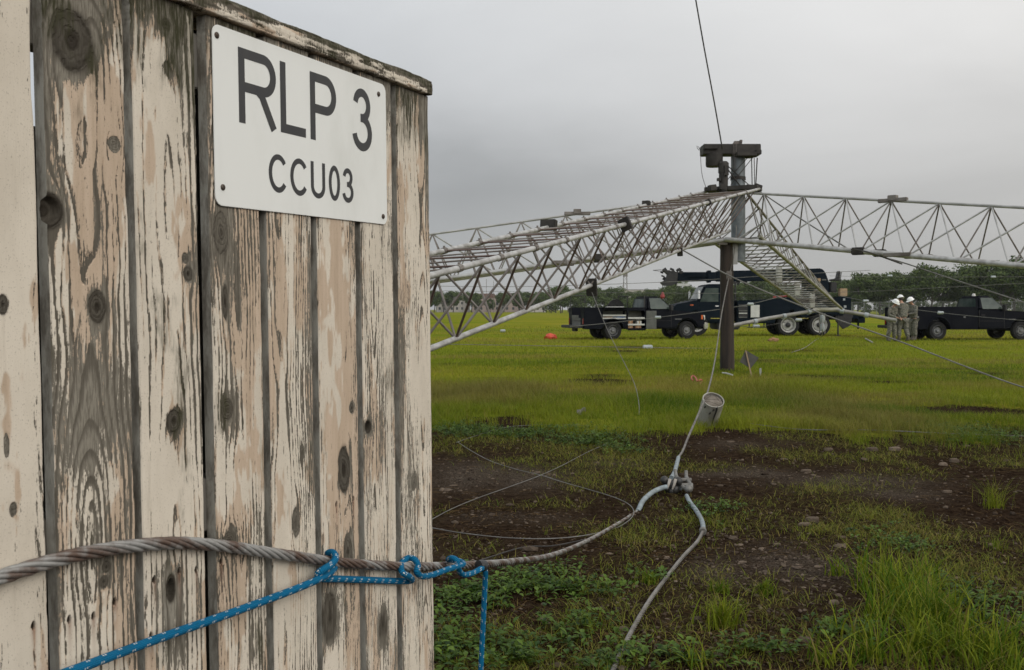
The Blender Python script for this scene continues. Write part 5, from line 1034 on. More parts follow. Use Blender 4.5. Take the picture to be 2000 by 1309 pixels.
hood = MB(); hood.prism([(hx0 - .3, .75), (fx - .58, .75)] + archp(fx, .60, .7, 10, .62)[1:-1] + [(fx + .60, .72), (hx1 - .05, .72), (hx1, 1.0), (hx1 - .02, 1.42), (hx1 - .15, 1.53), (hx0 + .15, 1.72), (hx0 - .3, 1.76)], -1.05, 1.05)
hood_o = hood.build('hood', m_teal, CT, bevel=.10, seg=4)
cab = MB(); vs = []
pr_ = [(kx, .62), (hx0 - .02, .62), (hx0 - .02, 1.74), (hx0 - .36, 2.44), (hx0 - .60, 2.52), (kx + .1, 2.52), (kx, 2.40)]
cab.prism(pr_, -1.08, 1.08); cab_o = cab.build('cab', m_teal, CT, bevel=.10, seg=4)
for sd in (1, -1):
    y = sd * 1.086; pts = [(hx0 - .14, y, 1.66), (kx + .75, y, 1.66), (kx + .75, y, 2.32), (hx0 - .42, y, 2.32)]
    quadpanel('door_window', pts if sd > 0 else pts[::-1], .004, m_glass, cab_o)
    pts = [(kx + .62, y, 1.72), (kx + .14, y, 1.72), (kx + .14, y, 2.30), (kx + .62, y, 2.30)]; quadpanel('rear_side_window', pts if sd > 0 else pts[::-1], .004, m_glass, cab_o)
    mb = MB(); mb.box((hx0 - .05, sd * 1.28, 2.0), (.08, .2, .40)); mb.tube([(hx0 - .06, sd * 1.06, 2.28), (hx0 - .05, sd * 1.28, 2.24)], .02, 6); mb.tube([(hx0 - .06, sd * 1.06, 1.72), (hx0 - .05, sd * 1.28, 1.8)], .02, 6); mb.build('mirror', m_chrome, cab_o, bevel=.02)
    mb = MB(); mb.box((kx + .82, sd * 1.09, 1.45), (.16, .03, .05)); mb.build('door_handle', m_chrome, cab_o)
    mb = MB(); mb.box((hx1 - .06, sd * .78, 1.18), (.12, .34, .24)); mb.build('headlight', m_lamp, CT, bevel=.03)
    mb = MB(); mb.box((hx0 + .25, sd * 1.06, 1.50), (.16, .03, .06)); mb.build('marker_light', m_orange, hood_o, bevel=.01)
quadpanel('windshield', [(hx0 - .03, .96, 1.80), (hx0 - .03, -.96, 1.80), (hx0 - .33, -.92, 2.40), (hx0 - .33, .92, 2.40)], .012, m_glass, cab_o)
mb = MB(); mb.box((hx1 + .06, 0, .70), (.22, 2.1, .34)); mb.build('front_bumper', m_chrome, CT, bevel=.04)
mb = MB(); mb.box((hx1 + .0, 0, 1.15), (.06, 1.1, .6)); mb.build('grille', m_chrome, CT, bevel=.02)
# utility body with lockers, fenders over the tandem
bx1_, bx0_ = cx_(1440), cx_(1648)
bd = MB(); ar = archp(-.76, .66, .6, 8, .62)[1:-1] + archp(.76, .66, .6, 8, .62)[1:-1]
bd.prism([(bx0_, 1.0), (-1.42, 1.0)] + [(x, max(z, .72)) for x, z in archp(-.76, .64, .6, 8, .66)[1:-1]] + [(x, max(z, .72)) for x, z in archp(.76, .64, .6, 8, .66)[1:-1]] + [(1.45, .62), (bx1_, .62), (bx1_, cz_(587)), (cx_(1480), cz_(586)), (cx_(1545), cz_(581)), (bx0_ + .2, cz_(583)), (bx0_, cz_(588))], .62, 1.18)
bd.prism([(bx0_, 1.0), (-1.42, 1.0), (1.45, 1.0), (bx1_, .62), (bx1_, cz_(587)), (bx0_, cz_(588))], -1.18, -.62)
bd.box(((bx0_ + bx1_) / 2, 0, 1.15), (bx1_ - bx0_, 1.24, .12)); body = bd.build('utility_body', m_teal, CT, bevel=.02)
mb = MB(); mb.box((cx_(1451), 1.184, cz_(607)), (.44, .012, .62)); mb.build('open_locker', m_blackp, body)
for py in (598, 607, 612, 620):
    mb = MB(); mb.box((cx_(1451), 1.20, cz_(py)), (.40, .03, .045)); mb.build('shelf', m_shelf if py in (612,) else m_grey, body)
mb = MB(); mb.box((cx_(1474), 1.25, cz_(608)), (.46, .03, .60), Matrix.Rotation(R(12), 3, 'Z')); mb.build('open_door', m_shelf, body, bevel=.008)
mb = MB(); mb.box((cx_(1474), 1.19, cz_(628)), (.40, .03, .10)); mb.build('orange_strap', m_orange, body, bevel=.01)
for a, b_ in ((1490, 1545), (1548, 1600), (1602, 1640)):
    mb = MB(); mb.box((cx_((a + b_) / 2), 1.186, cz_(604) if a > 1500 else cz_(608)), ((b_ - a) / sc0 * .92, .016, .62 if a < 1500 else .48)); mb.build('locker_door', m_teal, body, bevel=.008)
mb = MB(); mb.tube([(cx_(1512), .95, cz_(581)), (cx_(1545), .95, cz_(577.5))], .045, 8); mb.build('red_tube', m_rope_r, body, smooth=True)
for px in (1398, 1568):
    mb = MB(); mb.box((cx_(px), 1.19, cz_(622)), (.5, .02, .035)); mb.build('yellow_stripe', pm('yellow_stripe', (.42, .36, .05), (.3, .26, .05), 8, .5), body)
mb = MB(); mb.box((cx_(1480), 1.0, .42), (.9, .06, .05)); mb.box((cx_(1465), 1.0, .52), (.05, .05, .22)); mb.box((cx_(1494), 1.0, .52), (.05, .05, .22)); mb.build('side_step', m_blackp, CT)
mb = MB(); mb.box((cx_(1425), 0, .48), (1.1, 2.0, .35)); mb.build('fuel_tank', m_blackp, CT, bevel=.06)
# boom rest behind the cab, turret, boom
mb = MB(); 
for px in (1436, 1443):
    for y in (-.35, .35): mb.box((cx_(px), y, 2.15), (.07, .07, .9))
mb.box((cx_(1440), 0, 2.60), (.35, .85, .10)); mb.build('boom_rest', m_blackp, CT, bevel=.01)
tu = MB(); tu.prism([(cx_(1629), cz_(610)), (cx_(1584), cz_(610)), (cx_(1584), cz_(545)), (cx_(1586), cz_(524)), (cx_(1612), cz_(523)), (cx_(1620), cz_(530)), (cx_(1628), cz_(552))], -.52, .52); turret = tu.build('turret', m_teal, CT, bevel=.05)
mb = MB(); mb.box((cx_(1607), .535, cz_(546)), (.15, .02, .15)); mb.build('emblem', m_tan, turret)
mb = MB(); mb.box((cx_(1617), .533, cz_(546)), (.22, .016, .06)); mb.build('decal_strip', m_grey, turret)
mb = MB(); mb.lathe([(.55, 0), (.55, .35), (.42, .45), (.42, .9), (0, .9)], (cx_(1606), 0, 1.25), None, 20); mb.build('pedestal', m_blackp, CT, smooth=True)
bz0, bz1 = cz_(548), cz_(527.5)
bm_ = MB(); bm_.prism([(cx_(1600), bz0 + .02), (cx_(1600), bz1 + .08), (cx_(1408), cz_(528)), (cx_(1408), cz_(549))], -.20, .20); boom = bm_.build('boom', m_teal, CT, bevel=.025)
mb = MB(); mb.prism([(cx_(1412), cz_(547.5)), (cx_(1412), cz_(530)), (cx_(1328), cz_(530)), (cx_(1328), cz_(549.5))], -.16, .16); b2_ = mb.build('inner_boom', m_teal, boom, bevel=.02)
mb = MB(); mb.box((cx_(1393), .0, cz_(539)), (.16, .48, .60)); mb.build('boom_collar', m_teal, boom, bevel=.02)
mb = MB(); mb.box((cx_(1365), .205, cz_(538)), (1.3, .06, .14)); mb.box((cx_(1340), .21, cz_(544)), (.5, .10, .16)); mb.build('boom_cylinder', m_teal, b2_, bevel=.03)
mb = MB(); mb.box((cx_(1341), .10, cz_(555.5)), (.62, .30, .13)); mb.build('white_guard', m_shelf, b2_, bevel=.01)
for px, zz_ in ((1440, 552), (1452, 552), (1466, 552)):
    mb = MB(); mb.prism([(cx_(px + 5), cz_(547)), (cx_(px - 5), cz_(547)), (cx_(px), cz_(557))], -.06, .10); mb.build('cable_sheave', m_blackp, boom)
tip = MB(); r3 = random.Random(4)
tip.prism([(cx_(1330), cz_(552)), (cx_(1330), cz_(530)), (cx_(1312), cz_(527)), (cx_(1300), cz_(526)), (cx_(1310), cz_(535)), (cx_(1306), cz_(546)), (cx_(1296), cz_(551)), (cx_(1302), cz_(557)), (cx_(1318), cz_(557))], -.20, .20)
tp = tip.build('boom_tip', m_blackp, b2_, bevel=.015)
for k in range(16):
    px, py = r3.uniform(1298, 1340), r3.uniform(524, 534) if k < 9 else r3.uniform(534, 553)
    mb = MB(); mb.box((cx_(px), r3.uniform(-.2, .26), cz_(py)), (r3.uniform(.06, .22), .06, r3.uniform(.05, .16)), Matrix.Rotation(r3.uniform(-1, 1), 3, 'Y')); mb.build('tip_fitting', m_blackp, tp, bevel=.006)
mb = MB(); mb.tube([(cx_(1315), .1, cz_(527)), (cx_(1295), .1, cz_(525.5)), (cx_(1281), .1, cz_(526.5))], .014, 6); mb.tube([(cx_(1300), .1, cz_(529)), (cx_(1281), .1, cz_(526.5))], .012, 6); mb.build('tip_wire', m_wdark, tp, smooth=True)
mb = MB(); mb.tube([(cx_(1301), 0, cz_(556)), (cx_(1301), 0, cz_(569))], .018, 6); mb.build('hook_line', m_wdark, tp)
mb = MB(); mb.lathe([(0, .16), (.05, .15), (.07, .05), (.11, .0), (.12, -.10), (.07, -.17), (0, -.18)], (cx_(1301), 0, cz_(576)), None, 12); mb.build('hook_block', m_rope_r, tp, smooth=True)
# operator seat, rear deck, outrigger
mb = MB(); mb.prism([(cx_(1631), cz_(548)), (cx_(1648), cz_(548)), (cx_(1650), cz_(529)), (cx_(1647), cz_(528)), (cx_(1644), cz_(543)), (cx_(1631), cz_(545))], .1, .55); mb.box((cx_(1637), .3, cz_(560)), (.3, .4, .5)); mb.build('operator_seat', m_blackp, turret, bevel=.03)
mb = MB(); mb.tube([(cx_(1653), .4, cz_(530)), (cx_(1650), .4, cz_(552)), (cx_(1636), .4, cz_(560))], .02, 6); mb.build('guard_rail', m_blackp, turret, smooth=True)
mb = MB(); mb.box((cx_(1652), .7, cz_(571)), (.36, .3, .38)); mb.build('control_box', m_tan, CT, bevel=.02)
dk = MB(); dk.box((cx_(1650), 0, cz_(597)), (.7, 2.1, .85)); dk.box((cx_(1668), 0, cz_(618)), (.95, 2.2, .25)); dk.box((cx_(1684), .2, cz_(625)), (.35, 1.8, .30)); dk.box((cx_(1680), .9, cz_(636)), (.08, .1, .35)); dk.build('rear_deck', m_teal, CT, bevel=.02)
mb = MB(); mb.prism([(cx_(1632), cz_(612)), (cx_(1668), cz_(612)), (cx_(1662), cz_(636)), (cx_(1648), cz_(643)), (cx_(1634), cz_(628))], 1.0, 1.12); mb.build('outrigger', m_blackp, CT, bevel=.01)
mb = MB(); mb.tube([(cx_(1638), 1.1, cz_(600)), (cx_(1638), 1.1, .02)], .04, 8); mb.box((cx_(1638), 1.1, .03), (.2, .2, .04)); mb.build('outrigger_leg', m_blackp, CT)
for px, py, s in ((1650, 585, .10), (1652, 599, .12)):
    mb = MB(); mb.box((cx_(px), 1.06, cz_(py)), (s, .02, s)); mb.build('reflector', m_ins, CT)
# ================================================================== PEOPLE
def skin_mesh(name, nodes, edges, mat, parent, sub=2):
    ks = list(nodes); me = bpy.data.meshes.new(name); me.from_pydata([nodes[k][:3] for k in ks], [(ks.index(a), ks.index(b_)) for a, b_ in edges], []); o = bpy.data.objects.new(name, me); COL.objects.link(o)
    md = o.modifiers.new('skin', 'SKIN'); md.use_smooth_shade = True; md.branch_smoothing = .3
    for i, k in enumerate(ks):
        r_ = nodes[k][3]; r_ = r_ if isinstance(r_, tuple) else (r_, r_); sv_ = me.skin_vertices[0].data[i]; sv_.radius = r_; sv_.use_root = (i == 0)
    if sub: s_ = o.modifiers.new('sub', 'SUBSURF'); s_.levels = sub; s_.render_levels = sub
    dg = bpy.context.evaluated_depsgraph_get(); m2 = bpy.data.meshes.new_from_object(o.evaluated_get(dg)); m2.materials.clear(); m2.materials.append(mat); m2.name = name
    o.modifiers.clear(); o.data = m2; bpy.data.meshes.remove(me); o.parent = parent
    return o
m_skin = pm('skin', (0.42, 0.24, 0.165), (0.36, 0.20, 0.135), 12, .5)
m_hair = pm('dark_hair', (0.030, 0.020, 0.014), (0.05, 0.035, 0.025), 40, .6)
m_hat = pm('white_hard_hat', (0.80, 0.80, 0.78), (0.74, 0.74, 0.72), 5, .28)
m_boot = pm('tan_boot', (0.10, 0.085, 0.065), (0.07, 0.058, 0.045), 15, .7)
m_glove = pm('dark_glove', (0.05, 0.042, 0.034), (0.03, 0.027, 0.024), 20, .8)
m_eye = pm('eye', (0.03, 0.025, 0.02), (0.02, 0.02, 0.02), 20, .2)
m_lip = pm('lips', (0.30, 0.13, 0.10), (0.26, 0.11, 0.09), 20, .5)
def camo(name):
    m_, t, b = new_mat(name); n1 = noise_(t, 15, 2, .5, (1, 1, 2.0)); n2 = noise_(t, 11, 3, .6, (1.3, 1, 2.2)); n3 = noise_(t, 5, 3, .5)
    c = mixc(t, MATH(t, 'GREATER_THAN', n1, .52), (0.150, 0.143, 0.112), (0.062, 0.064, 0.050)); c = mixc(t, MATH(t, 'GREATER_THAN', n2, .58), c, (0.23, 0.21, 0.17)); c = mixc(t, MATH(t, 'GREATER_THAN', n2, .36), (0.10, 0.10, 0.085), c)
    c = mixc(t, MATH(t, 'MULTIPLY', ramp(t, n3, .4, .7), .3), c, (0.10, 0.094, 0.076)); lk(t, c, b.inputs['Base Color']); b.inputs['Roughness'].default_value = .9; bump_(t, n3, b, .5, .03); return m_
m_camo = camo('grey_green_camouflage')
def person(label, px, py, hgt, rz, lean=.10, head=.35, armL=None, armR=None, step=.06, bare=False):
    """faces local -y; lean bends the trunk forward, head tips the head down"""
    g = GG(px, py); T = thing('person', label, 'person', g, rz, 'people in camouflage and white hard hats'); s = hgt / 1.78
    def v(x, y, z, r_): return (x * s, y * s, z * s, tuple(q_ * s for q_ in r_) if isinstance(r_, tuple) else r_ * s)
    l = lean
    def up_(x, y, z): return (x, y - l * (z - .95) , z - l * l * .35 * (z - .95))
    ch_ = up_(0, 0, 1.32); sh = up_(0, .01, 1.44); nk = up_(0, -.005, 1.53)
    hd = (nk[0], nk[1] - .05 - .10 * head, nk[2] + .115 - .02 * head)
    shL, shR = (sh[0] + .19, sh[1], sh[2] - .015), (sh[0] - .19, sh[1], sh[2] - .015)
    armL = armL or ((.27, -.10, 1.16), (.10, -.34, 1.10)); armR = armR or ((-.27, -.10, 1.16), (-.10, -.34, 1.10))
    hipL, hipR = (.095, 0, .90), (-.095, 0, .90); knL, knR = (.115, -.02 - step, .50), (-.115, -.02 + step * .3, .50); anL, anR = (.125, .02 - step, .09), (-.125, .03 + step, .09)
    N_ = {'pelvis': v(0, 0, .95, (.125, .105)), 'waist': v(*up_(0, 0, 1.10), (.125, .095)), 'chest': v(*ch_, (.145, .105)), 'sh': v(*sh, (.09, .075)), 'neck': v(*nk, .052), 'jaw': v(hd[0], hd[1] + .01, hd[2] - .06, (.058, .066)), 'skull': v(hd[0], hd[1] + .015, hd[2] + .02, (.073, .092)), 'top': v(hd[0], hd[1] + .025, hd[2] + .085, (.050, .065))}
    E_ = [('pelvis', 'waist'), ('waist', 'chest'), ('chest', 'sh'), ('sh', 'neck'), ('neck', 'jaw'), ('jaw', 'skull'), ('skull', 'top')]
    for q_, S_, (el, wr), hp, kn, an in (('L', shL, armL, hipL, knL, anL), ('R', shR, armR, hipR, knR, anR)):
        d_ = (Vector(wr) - Vector(el)).normalized(); hand = Vector(wr) + d_ * .07
        N_.update({'s' + q_: v(*S_, .058), 'e' + q_: v(*el, .040), 'w' + q_: v(*wr, .028), 'h' + q_: v(*hand, (.040, .022)), 'hip' + q_: v(*hp, .082), 'k' + q_: v(*kn, .056), 'a' + q_: v(*an, .040), 't' + q_: v(an[0], an[1] - .13, .045, (.042, .035))})
        E_ += [('sh', 's' + q_), ('s' + q_, 'e' + q_), ('e' + q_, 'w' + q_), ('w' + q_, 'h' + q_), ('pelvis', 'hip' + q_), ('hip' + q_, 'k' + q_), ('k' + q_, 'a' + q_), ('a' + q_, 't' + q_)]
        side = d_.cross(Vector((0, 0, 1))).normalized(); dn = Vector((0, 0, -1))
        for f_ in range(5):
            if f_ < 4: b0 = hand + side * (.027 - .018 * f_) + d_ * .015; ln = (.072, .080, .074, .058)[f_]; b1 = b0 + d_ * ln * .55 + dn * .012; b2 = b1 + d_ * ln * .25 + dn * ln * .45
            else: b0 = Vector(wr) + d_ * .03 + side * (.030 if q_ == 'R' else -.030); b1 = b0 + d_ * .03 + side * (.022 if q_ == 'R' else -.022) + dn * .01; b2 = b1 + d_ * .03 + dn * .012
            N_.update({'f%s%da' % (q_, f_): v(*b0, .0095), 'f%s%db' % (q_, f_): v(*b1, .009), 'f%s%dc' % (q_, f_): v(*b2, .007)}); E_ += [('h' + q_, 'f%s%da' % (q_, f_)), ('f%s%da' % (q_, f_), 'f%s%db' % (q_, f_)), ('f%s%db' % (q_, f_), 'f%s%dc' % (q_, f_))]
    body = skin_mesh('body', N_, E_, m_skin, T, 1)
    J = {'chest': v(*up_(0, 0, 1.26), (.215, .155)), 'hem': v(*up_(0, .0, .90), (.205, .160)), 'waist': v(*up_(0, 0, 1.06), (.195, .145)), 'sh': v(*up_(0, .01, 1.43), (.125, .100)), 'col': v(nk[0], nk[1] + .012, nk[2] - .03, (.074, .072))}
    JE = [('chest', 'waist'), ('waist', 'hem'), ('chest', 'sh'), ('sh', 'col')]
    for q_, S_, (el, wr) in (('L', shL, armL), ('R', shR, armR)):
        J.update({'s' + q_: v(*S_, .085), 'e' + q_: v(*el, .064), 'w' + q_: v(*wr, .050)}); JE += [('sh', 's' + q_), ('s' + q_, 'e' + q_), ('e' + q_, 'w' + q_)]
    jk = skin_mesh('jacket', J, JE, m_camo, T)
    mb = MB(); 
    for sx in (-.10, .10): 
        c_ = Vector(v(*up_(sx, -.125, 1.24), 0)[:3]); mb = MB(); mb.box(c_, (.11 * s, .03 * s, .12 * s)); mb.build('pocket', m_camo, jk, bevel=.01)
    TR = {'pel': v(0, .0, .93, (.165, .130))}; TE = []
    for q_, hp, kn, an in (('L', hipL, knL, anL), ('R', hipR, knR, anR)):
        TR.update({'h' + q_: v(hp[0], hp[1], hp[2] - .06, .120), 'k' + q_: v(*kn, .100), 'c' + q_: v((kn[0] + an[0]) / 2, (kn[1] + an[1]) / 2 + .01, .31, .098), 'a' + q_: v(an[0], an[1], .17, .078)}); TE += [('pel', 'h' + q_), ('h' + q_, 'k' + q_), ('k' + q_, 'c' + q_), ('c' + q_, 'a' + q_)]
    trs = skin_mesh('trousers', TR, TE, m_camo, T)
    for q_, an, hp, kn in ((1, anL, hipL, knL), (-1, anR, hipR, knR)):
        BO = {'s': v(an[0], an[1], .24, .062), 'a': v(an[0], an[1] + .01, .09, .058), 'h': v(an[0], an[1] + .04, .045, .048), 'm': v(an[0], an[1] - .08, .05, (.055, .046)), 't': v(an[0], an[1] - .17, .04, (.045, .036))}
        skin_mesh('boot', BO, [('s', 'a'), ('a', 'h'), ('a', 'm'), ('m', 't')], m_boot, T)
        mb = MB(); mb.box(v(hp[0] + .10 * q_, hp[1] - .01 + (kn[1] - hp[1]) * .5, .63, 0)[:3], (.045 * s, .15 * s, .17 * s)); mb.build('cargo_pocket', m_camo, trs, bevel=.015)
    H_ = Vector(v(hd[0], hd[1], hd[2], 0)[:3]); tilt = Matrix.Rotation(head * .9, 3, 'X')
    def hp_(x, y, z): return H_ + tilt @ (Vector((x, y, z)) * s)
    hat = MB(); hat.lathe([(0, .150), (.055, .143), (.098, .115), (.122, .066), (.128, .03), (.150, .018), (.152, .010), (.120, .014), (0, .016)], hp_(0, .02, .035), tilt @ Matrix.Diagonal((.95, 1.12, 1)), 24)
    ho = hat.build('hard_hat', m_hat, T, smooth=True)
    mb = MB(); mb.prism([(-.10, 0), (.10, 0), (.07, .012), (-.07, .012)], 0, .06); 
    vis = MB(); vis.add([hp_(x, y, z) for x, y, z in ((-.10, -.09, .052), (-.06, -.175, .040), (.06, -.175, .040), (.10, -.09, .052), (-.10, -.09, .060), (-.06, -.175, .048), (.06, -.175, .048), (.10, -.09, .060))], [(0, 1, 2, 3), (7, 6, 5, 4), (0, 4, 5, 1), (1, 5, 6, 2), (2, 6, 7, 3), (3, 7, 4, 0)]); vis.build('visor', m_hat, ho, bevel=.003)
    rg = MB(); rg.tube([hp_(0, y, z) for y, z in ((-.10, .10), (-.05, .165), (.02, .188), (.09, .165), (.14, .10))], .012 * s, 8); rg.build('ridge', m_hat, ho, smooth=True)
    for sx in (-1, 1):
        e = MB(); blob(e, hp_(sx * .030, -.084, .0), (.011 * s, .011 * s, .009 * s)); e.build('eye', m_eye, body, smooth=True)
        e = MB(); blob(e, hp_(sx * .078, .018, -.012), (.014 * s, .022 * s, .032 * s)); e.build('ear', m_skin, body, smooth=True)
    e = MB(); e.tube([hp_(0, -.082, .008), hp_(0, -.100, -.022), hp_(0, -.112, -.036), hp_(0, -.090, -.042)], .012 * s, 8, rr=[.008 * s, .012 * s, .015 * s, .009 * s]); e.build('nose', m_skin, body, smooth=True)
    e = MB(); blob(e, hp_(0, -.080, -.068), (.024 * s, .012 * s, .006 * s)); e.build('mouth', m_lip, body, smooth=True)
    e = MB(); e.lathe([(.060, -.055), (.076, -.03), (.084, .01), (.085, .045)], hp_(0, .030, .0), tilt @ Matrix.Diagonal((1, 1.08, 1)), 20); hr_ = e.build('hair', m_hair, T, smooth=True)
    bm = bmesh.new(); bm.from_mesh(hr_.data); bmesh.ops.delete(bm, geom=[v_ for v_ in bm.verts if (tilt.inverted() @ (v_.co - H_)).y < -.005 * s], context='VERTS'); bm.to_mesh(hr_.data); bm.free()
    return T
person('leftmost of three camouflaged people in white hard hats, facing the camera, head bowed', 1741, 667.5, 1.66, R(28), .16, .55, ((.27, -.08, 1.14), (.16, -.32, 1.02)), ((-.26, -.08, 1.14), (-.08, -.33, 1.04)))
person('middle of three people in camouflage and white hard hat, back turned, leaning forward', 1764, 667.5, 1.84, R(196), .18, .35, ((.30, -.14, 1.16), (.16, -.38, 1.06)), ((-.30, -.14, 1.18), (-.14, -.40, 1.08)), step=.10)
person('rightmost of three people in camouflage and white hard hat, facing left with arms folded low', 1784, 665.5, 1.76, R(-72), .12, .45, ((.25, -.12, 1.14), (.02, -.30, 1.10)), ((-.25, -.12, 1.14), (-.04, -.33, 1.08)), step=.03)
# ================================================================== SMALL THINGS ON THE GRASS
m_orb = pm('orange_red_fabric', (0.62, 0.085, 0.035), (0.45, 0.055, 0.03), 5, .6)
mb = MB(); g = G(1075, 663); crumple(mb, g + Vector((0, 0, .10)), (.27, .18, .15), 21); crumple(mb, g + Vector((.16, .02, .07)), (.14, .12, .10), 25); bg_ = mb.build('bag', m_orb, smooth=True); tag(bg_, 'orange red crumpled bag on the grass behind the left truck', 'bag')
mb = MB(); g = G(1510, 668); crumple(mb, g + Vector((0, 0, .07)), (.20, .12, .09), 31); tag(mb.build('sack', m_card, smooth=True), 'small brown sack lying on the grass before the crane truck wheels', 'bag')
# pipe stub
gA = GG(1378, 832); top = P(1393.5, 781, gA.y - .22); axd = (top - gA).normalized(); stub = thing('pipe_stub', 'short leaning white plastic pipe filled with cracked concrete, in the grass by the guy cable', 'pipe', gA)
rM = axd.to_track_quat('Z', 'Y').to_matrix(); Ls = (top - gA).length
m_pvc = pm('aged_white_pvc', (0.36, 0.35, 0.31), (0.22, 0.205, 0.17), 7, .5, stretch=(1, 1, .4)); m_conc, t, b = new_mat('cracked_concrete')
n1 = noise_(t, 12, 5, .65); vo = NODE(t, 'ShaderNodeTexVoronoi', feature='DISTANCE_TO_EDGE'); tc_ = NODE(t, 'ShaderNodeTexCoord'); lk(t, tc_.outputs['Object'], vo.inputs['Vector']); vo.inputs['Scale'].default_value = 9
c = mixc(t, ramp(t, n1, .35, .65), (0.22, 0.19, 0.155), (0.13, 0.11, 0.085)); c = mixc(t, ramp(t, vo.outputs['Distance'], .05, .0), c, (0.035, 0.028, 0.02)); lk(t, c, b.inputs['Base Color']); b.inputs['Roughness'].default_value = .9; bump_(t, n1, b, .6, .01)
mb = MB(); mb.lathe([(.119, -.15), (.119, Ls), (.108, Ls), (.108, Ls - .05)], (0, 0, 0), rM, 40); mb.build('pipe_wall', m_pvc, stub, smooth=True)
mb = MB(); mb.lathe([(.1075, Ls - .03), (.085, Ls - .012), (.05, Ls - .006), (0, Ls - .004)], (0, 0, 0), rM, 30); mb.build('concrete_fill', m_conc, stub, smooth=True)
m_stain = pm('black_tar_stain', (0.02, 0.018, 0.015), (0.05, 0.045, 0.036), 20, .8)
def on_pipe(a, h, r_=.1202): return rM @ Vector((r_ * math.cos(a), r_ * math.sin(a), h))
fa = max(np.linspace(0, 6.28, 200), key=lambda a: on_pipe(a, 0).dot(CAM - gA))
mb = MB(); mb.tube([on_pipe(fa + .55 + .02 * math.sin(i * 1.3), Ls * (1 - i / 9)) for i in range(10)], .007, 6, rr=[.010, .012, .009, .010, .008, .007, .009, .008, .010, .012]); mb.build('tar_seam', m_stain, stub, smooth=True)
for da, h0_ in ((-.55, .93), (.05, .80), (.28, .94)):
    mb = MB(); mb.tube([on_pipe(fa + da + .05 * math.sin(i * 2), Ls * (h0_ - .035 * i)) for i in range(4)], .006, 6, rr=[.004, .010, .008, .002]); mb.build('tar_drip', m_stain, stub, smooth=True)
# board on a leaning stake
bs = GG(1471, 738); st2 = thing('stake_sign', 'small dark grey square board nailed askew to a leaning wooden stake', 'stake', bs); m_stk = pm('pine_stake', (0.36, 0.26, 0.17), (0.26, 0.18, 0.11), 8, .7, stretch=(1, 1, .2)); m_brd = pm('dark_grey_board', (0.050, 0.048, 0.042), (0.072, 0.068, 0.060), 9, .7)
e1 = P(1456.5, 685, bs.y) - bs; mb = MB(); mb.tube([Vector((0, 0, -.1)), e1], .016, 4); mb.build('stake', m_stk, st2, bevel=.002)
cn_ = [(1456, 684), (1482, 699), (1466, 720), (1445, 707)]; pp_ = [P(x, y, bs.y + .03) - bs for x, y in cn_]; quadpanel('board', pp_, .006, m_brd, st2, .012)
mb = MB(); g = GG(1485, 735); mb.box(g + Vector((0, 0, .07)), (.035, .03, .17)); tag(mb.build('survey_peg', m_alu, bevel=.004), 'short grey metal peg in the grass right of the leaning stake', 'peg')
q_, _ = spline([gp3(1353, 749, .05), gp3(1350, 746, .08), gp3(1354, 743, .09), gp3(1359, 747, .08), gp3(1362, 752, .07), gp3(1368, 752, .09), gp3(1371, 750, .05), gp3(1366, 756, .03)], .03); mb = MB(); mb.tube(q_, .014, 8); tag(mb.build('red_strap', pm('faded_red_strap', (0.42, 0.10, 0.06), (0.3, 0.07, 0.045), 9, .7), smooth=True), 'faded red looped strap lying in the grass left of the guy cable', 'strap')
mb = MB(); mb.tube([gp3(1411, 735, .06), gp3(1420, 737, .07), gp3(1431, 738, .05)], .016, 6); tag(mb.build('stick', m_shelf, smooth=True), 'thin white stick lying in front of the wooden pole', 'stick')
mb = MB(); mb.tube([gp3(1690, 664, .06), gp3(1704, 671, .04)], .03, 6); tag(mb.build('short_pipe', m_pipe, smooth=True), 'short pale pipe piece on the grass left of the people', 'pipe')
cl = [gp3(1127 + k * 17 / 56, 811 - k * 2 / 56, .05 + .035 * math.sin(k * 2 * math.pi / 8)) + Vector((0, .03 * math.cos(k * 2 * math.pi / 8), 0)) for k in range(57)]; mb = MB(); mb.tube(cl, .004, 6); tag(mb.build('coil_spring', m_lite, smooth=True), 'small pale coil spring lying in the grass behind the bare strip', 'spring')
mb = MB(); c_ = G(982, 650) + Vector((0, 0, .10)); mb.tube([c_ + Vector((-.14, 0, 0)), c_ + Vector((-.11, 0, 0)), c_ + Vector((.11, 0, 0)), c_ + Vector((.14, 0, 0))], .085, 12, rr=[.06, .085, .085, .06]); tag(mb.build('insulator', m_ins, smooth=True), 'lone white insulator on the far grass under the near boom', 'insulator')
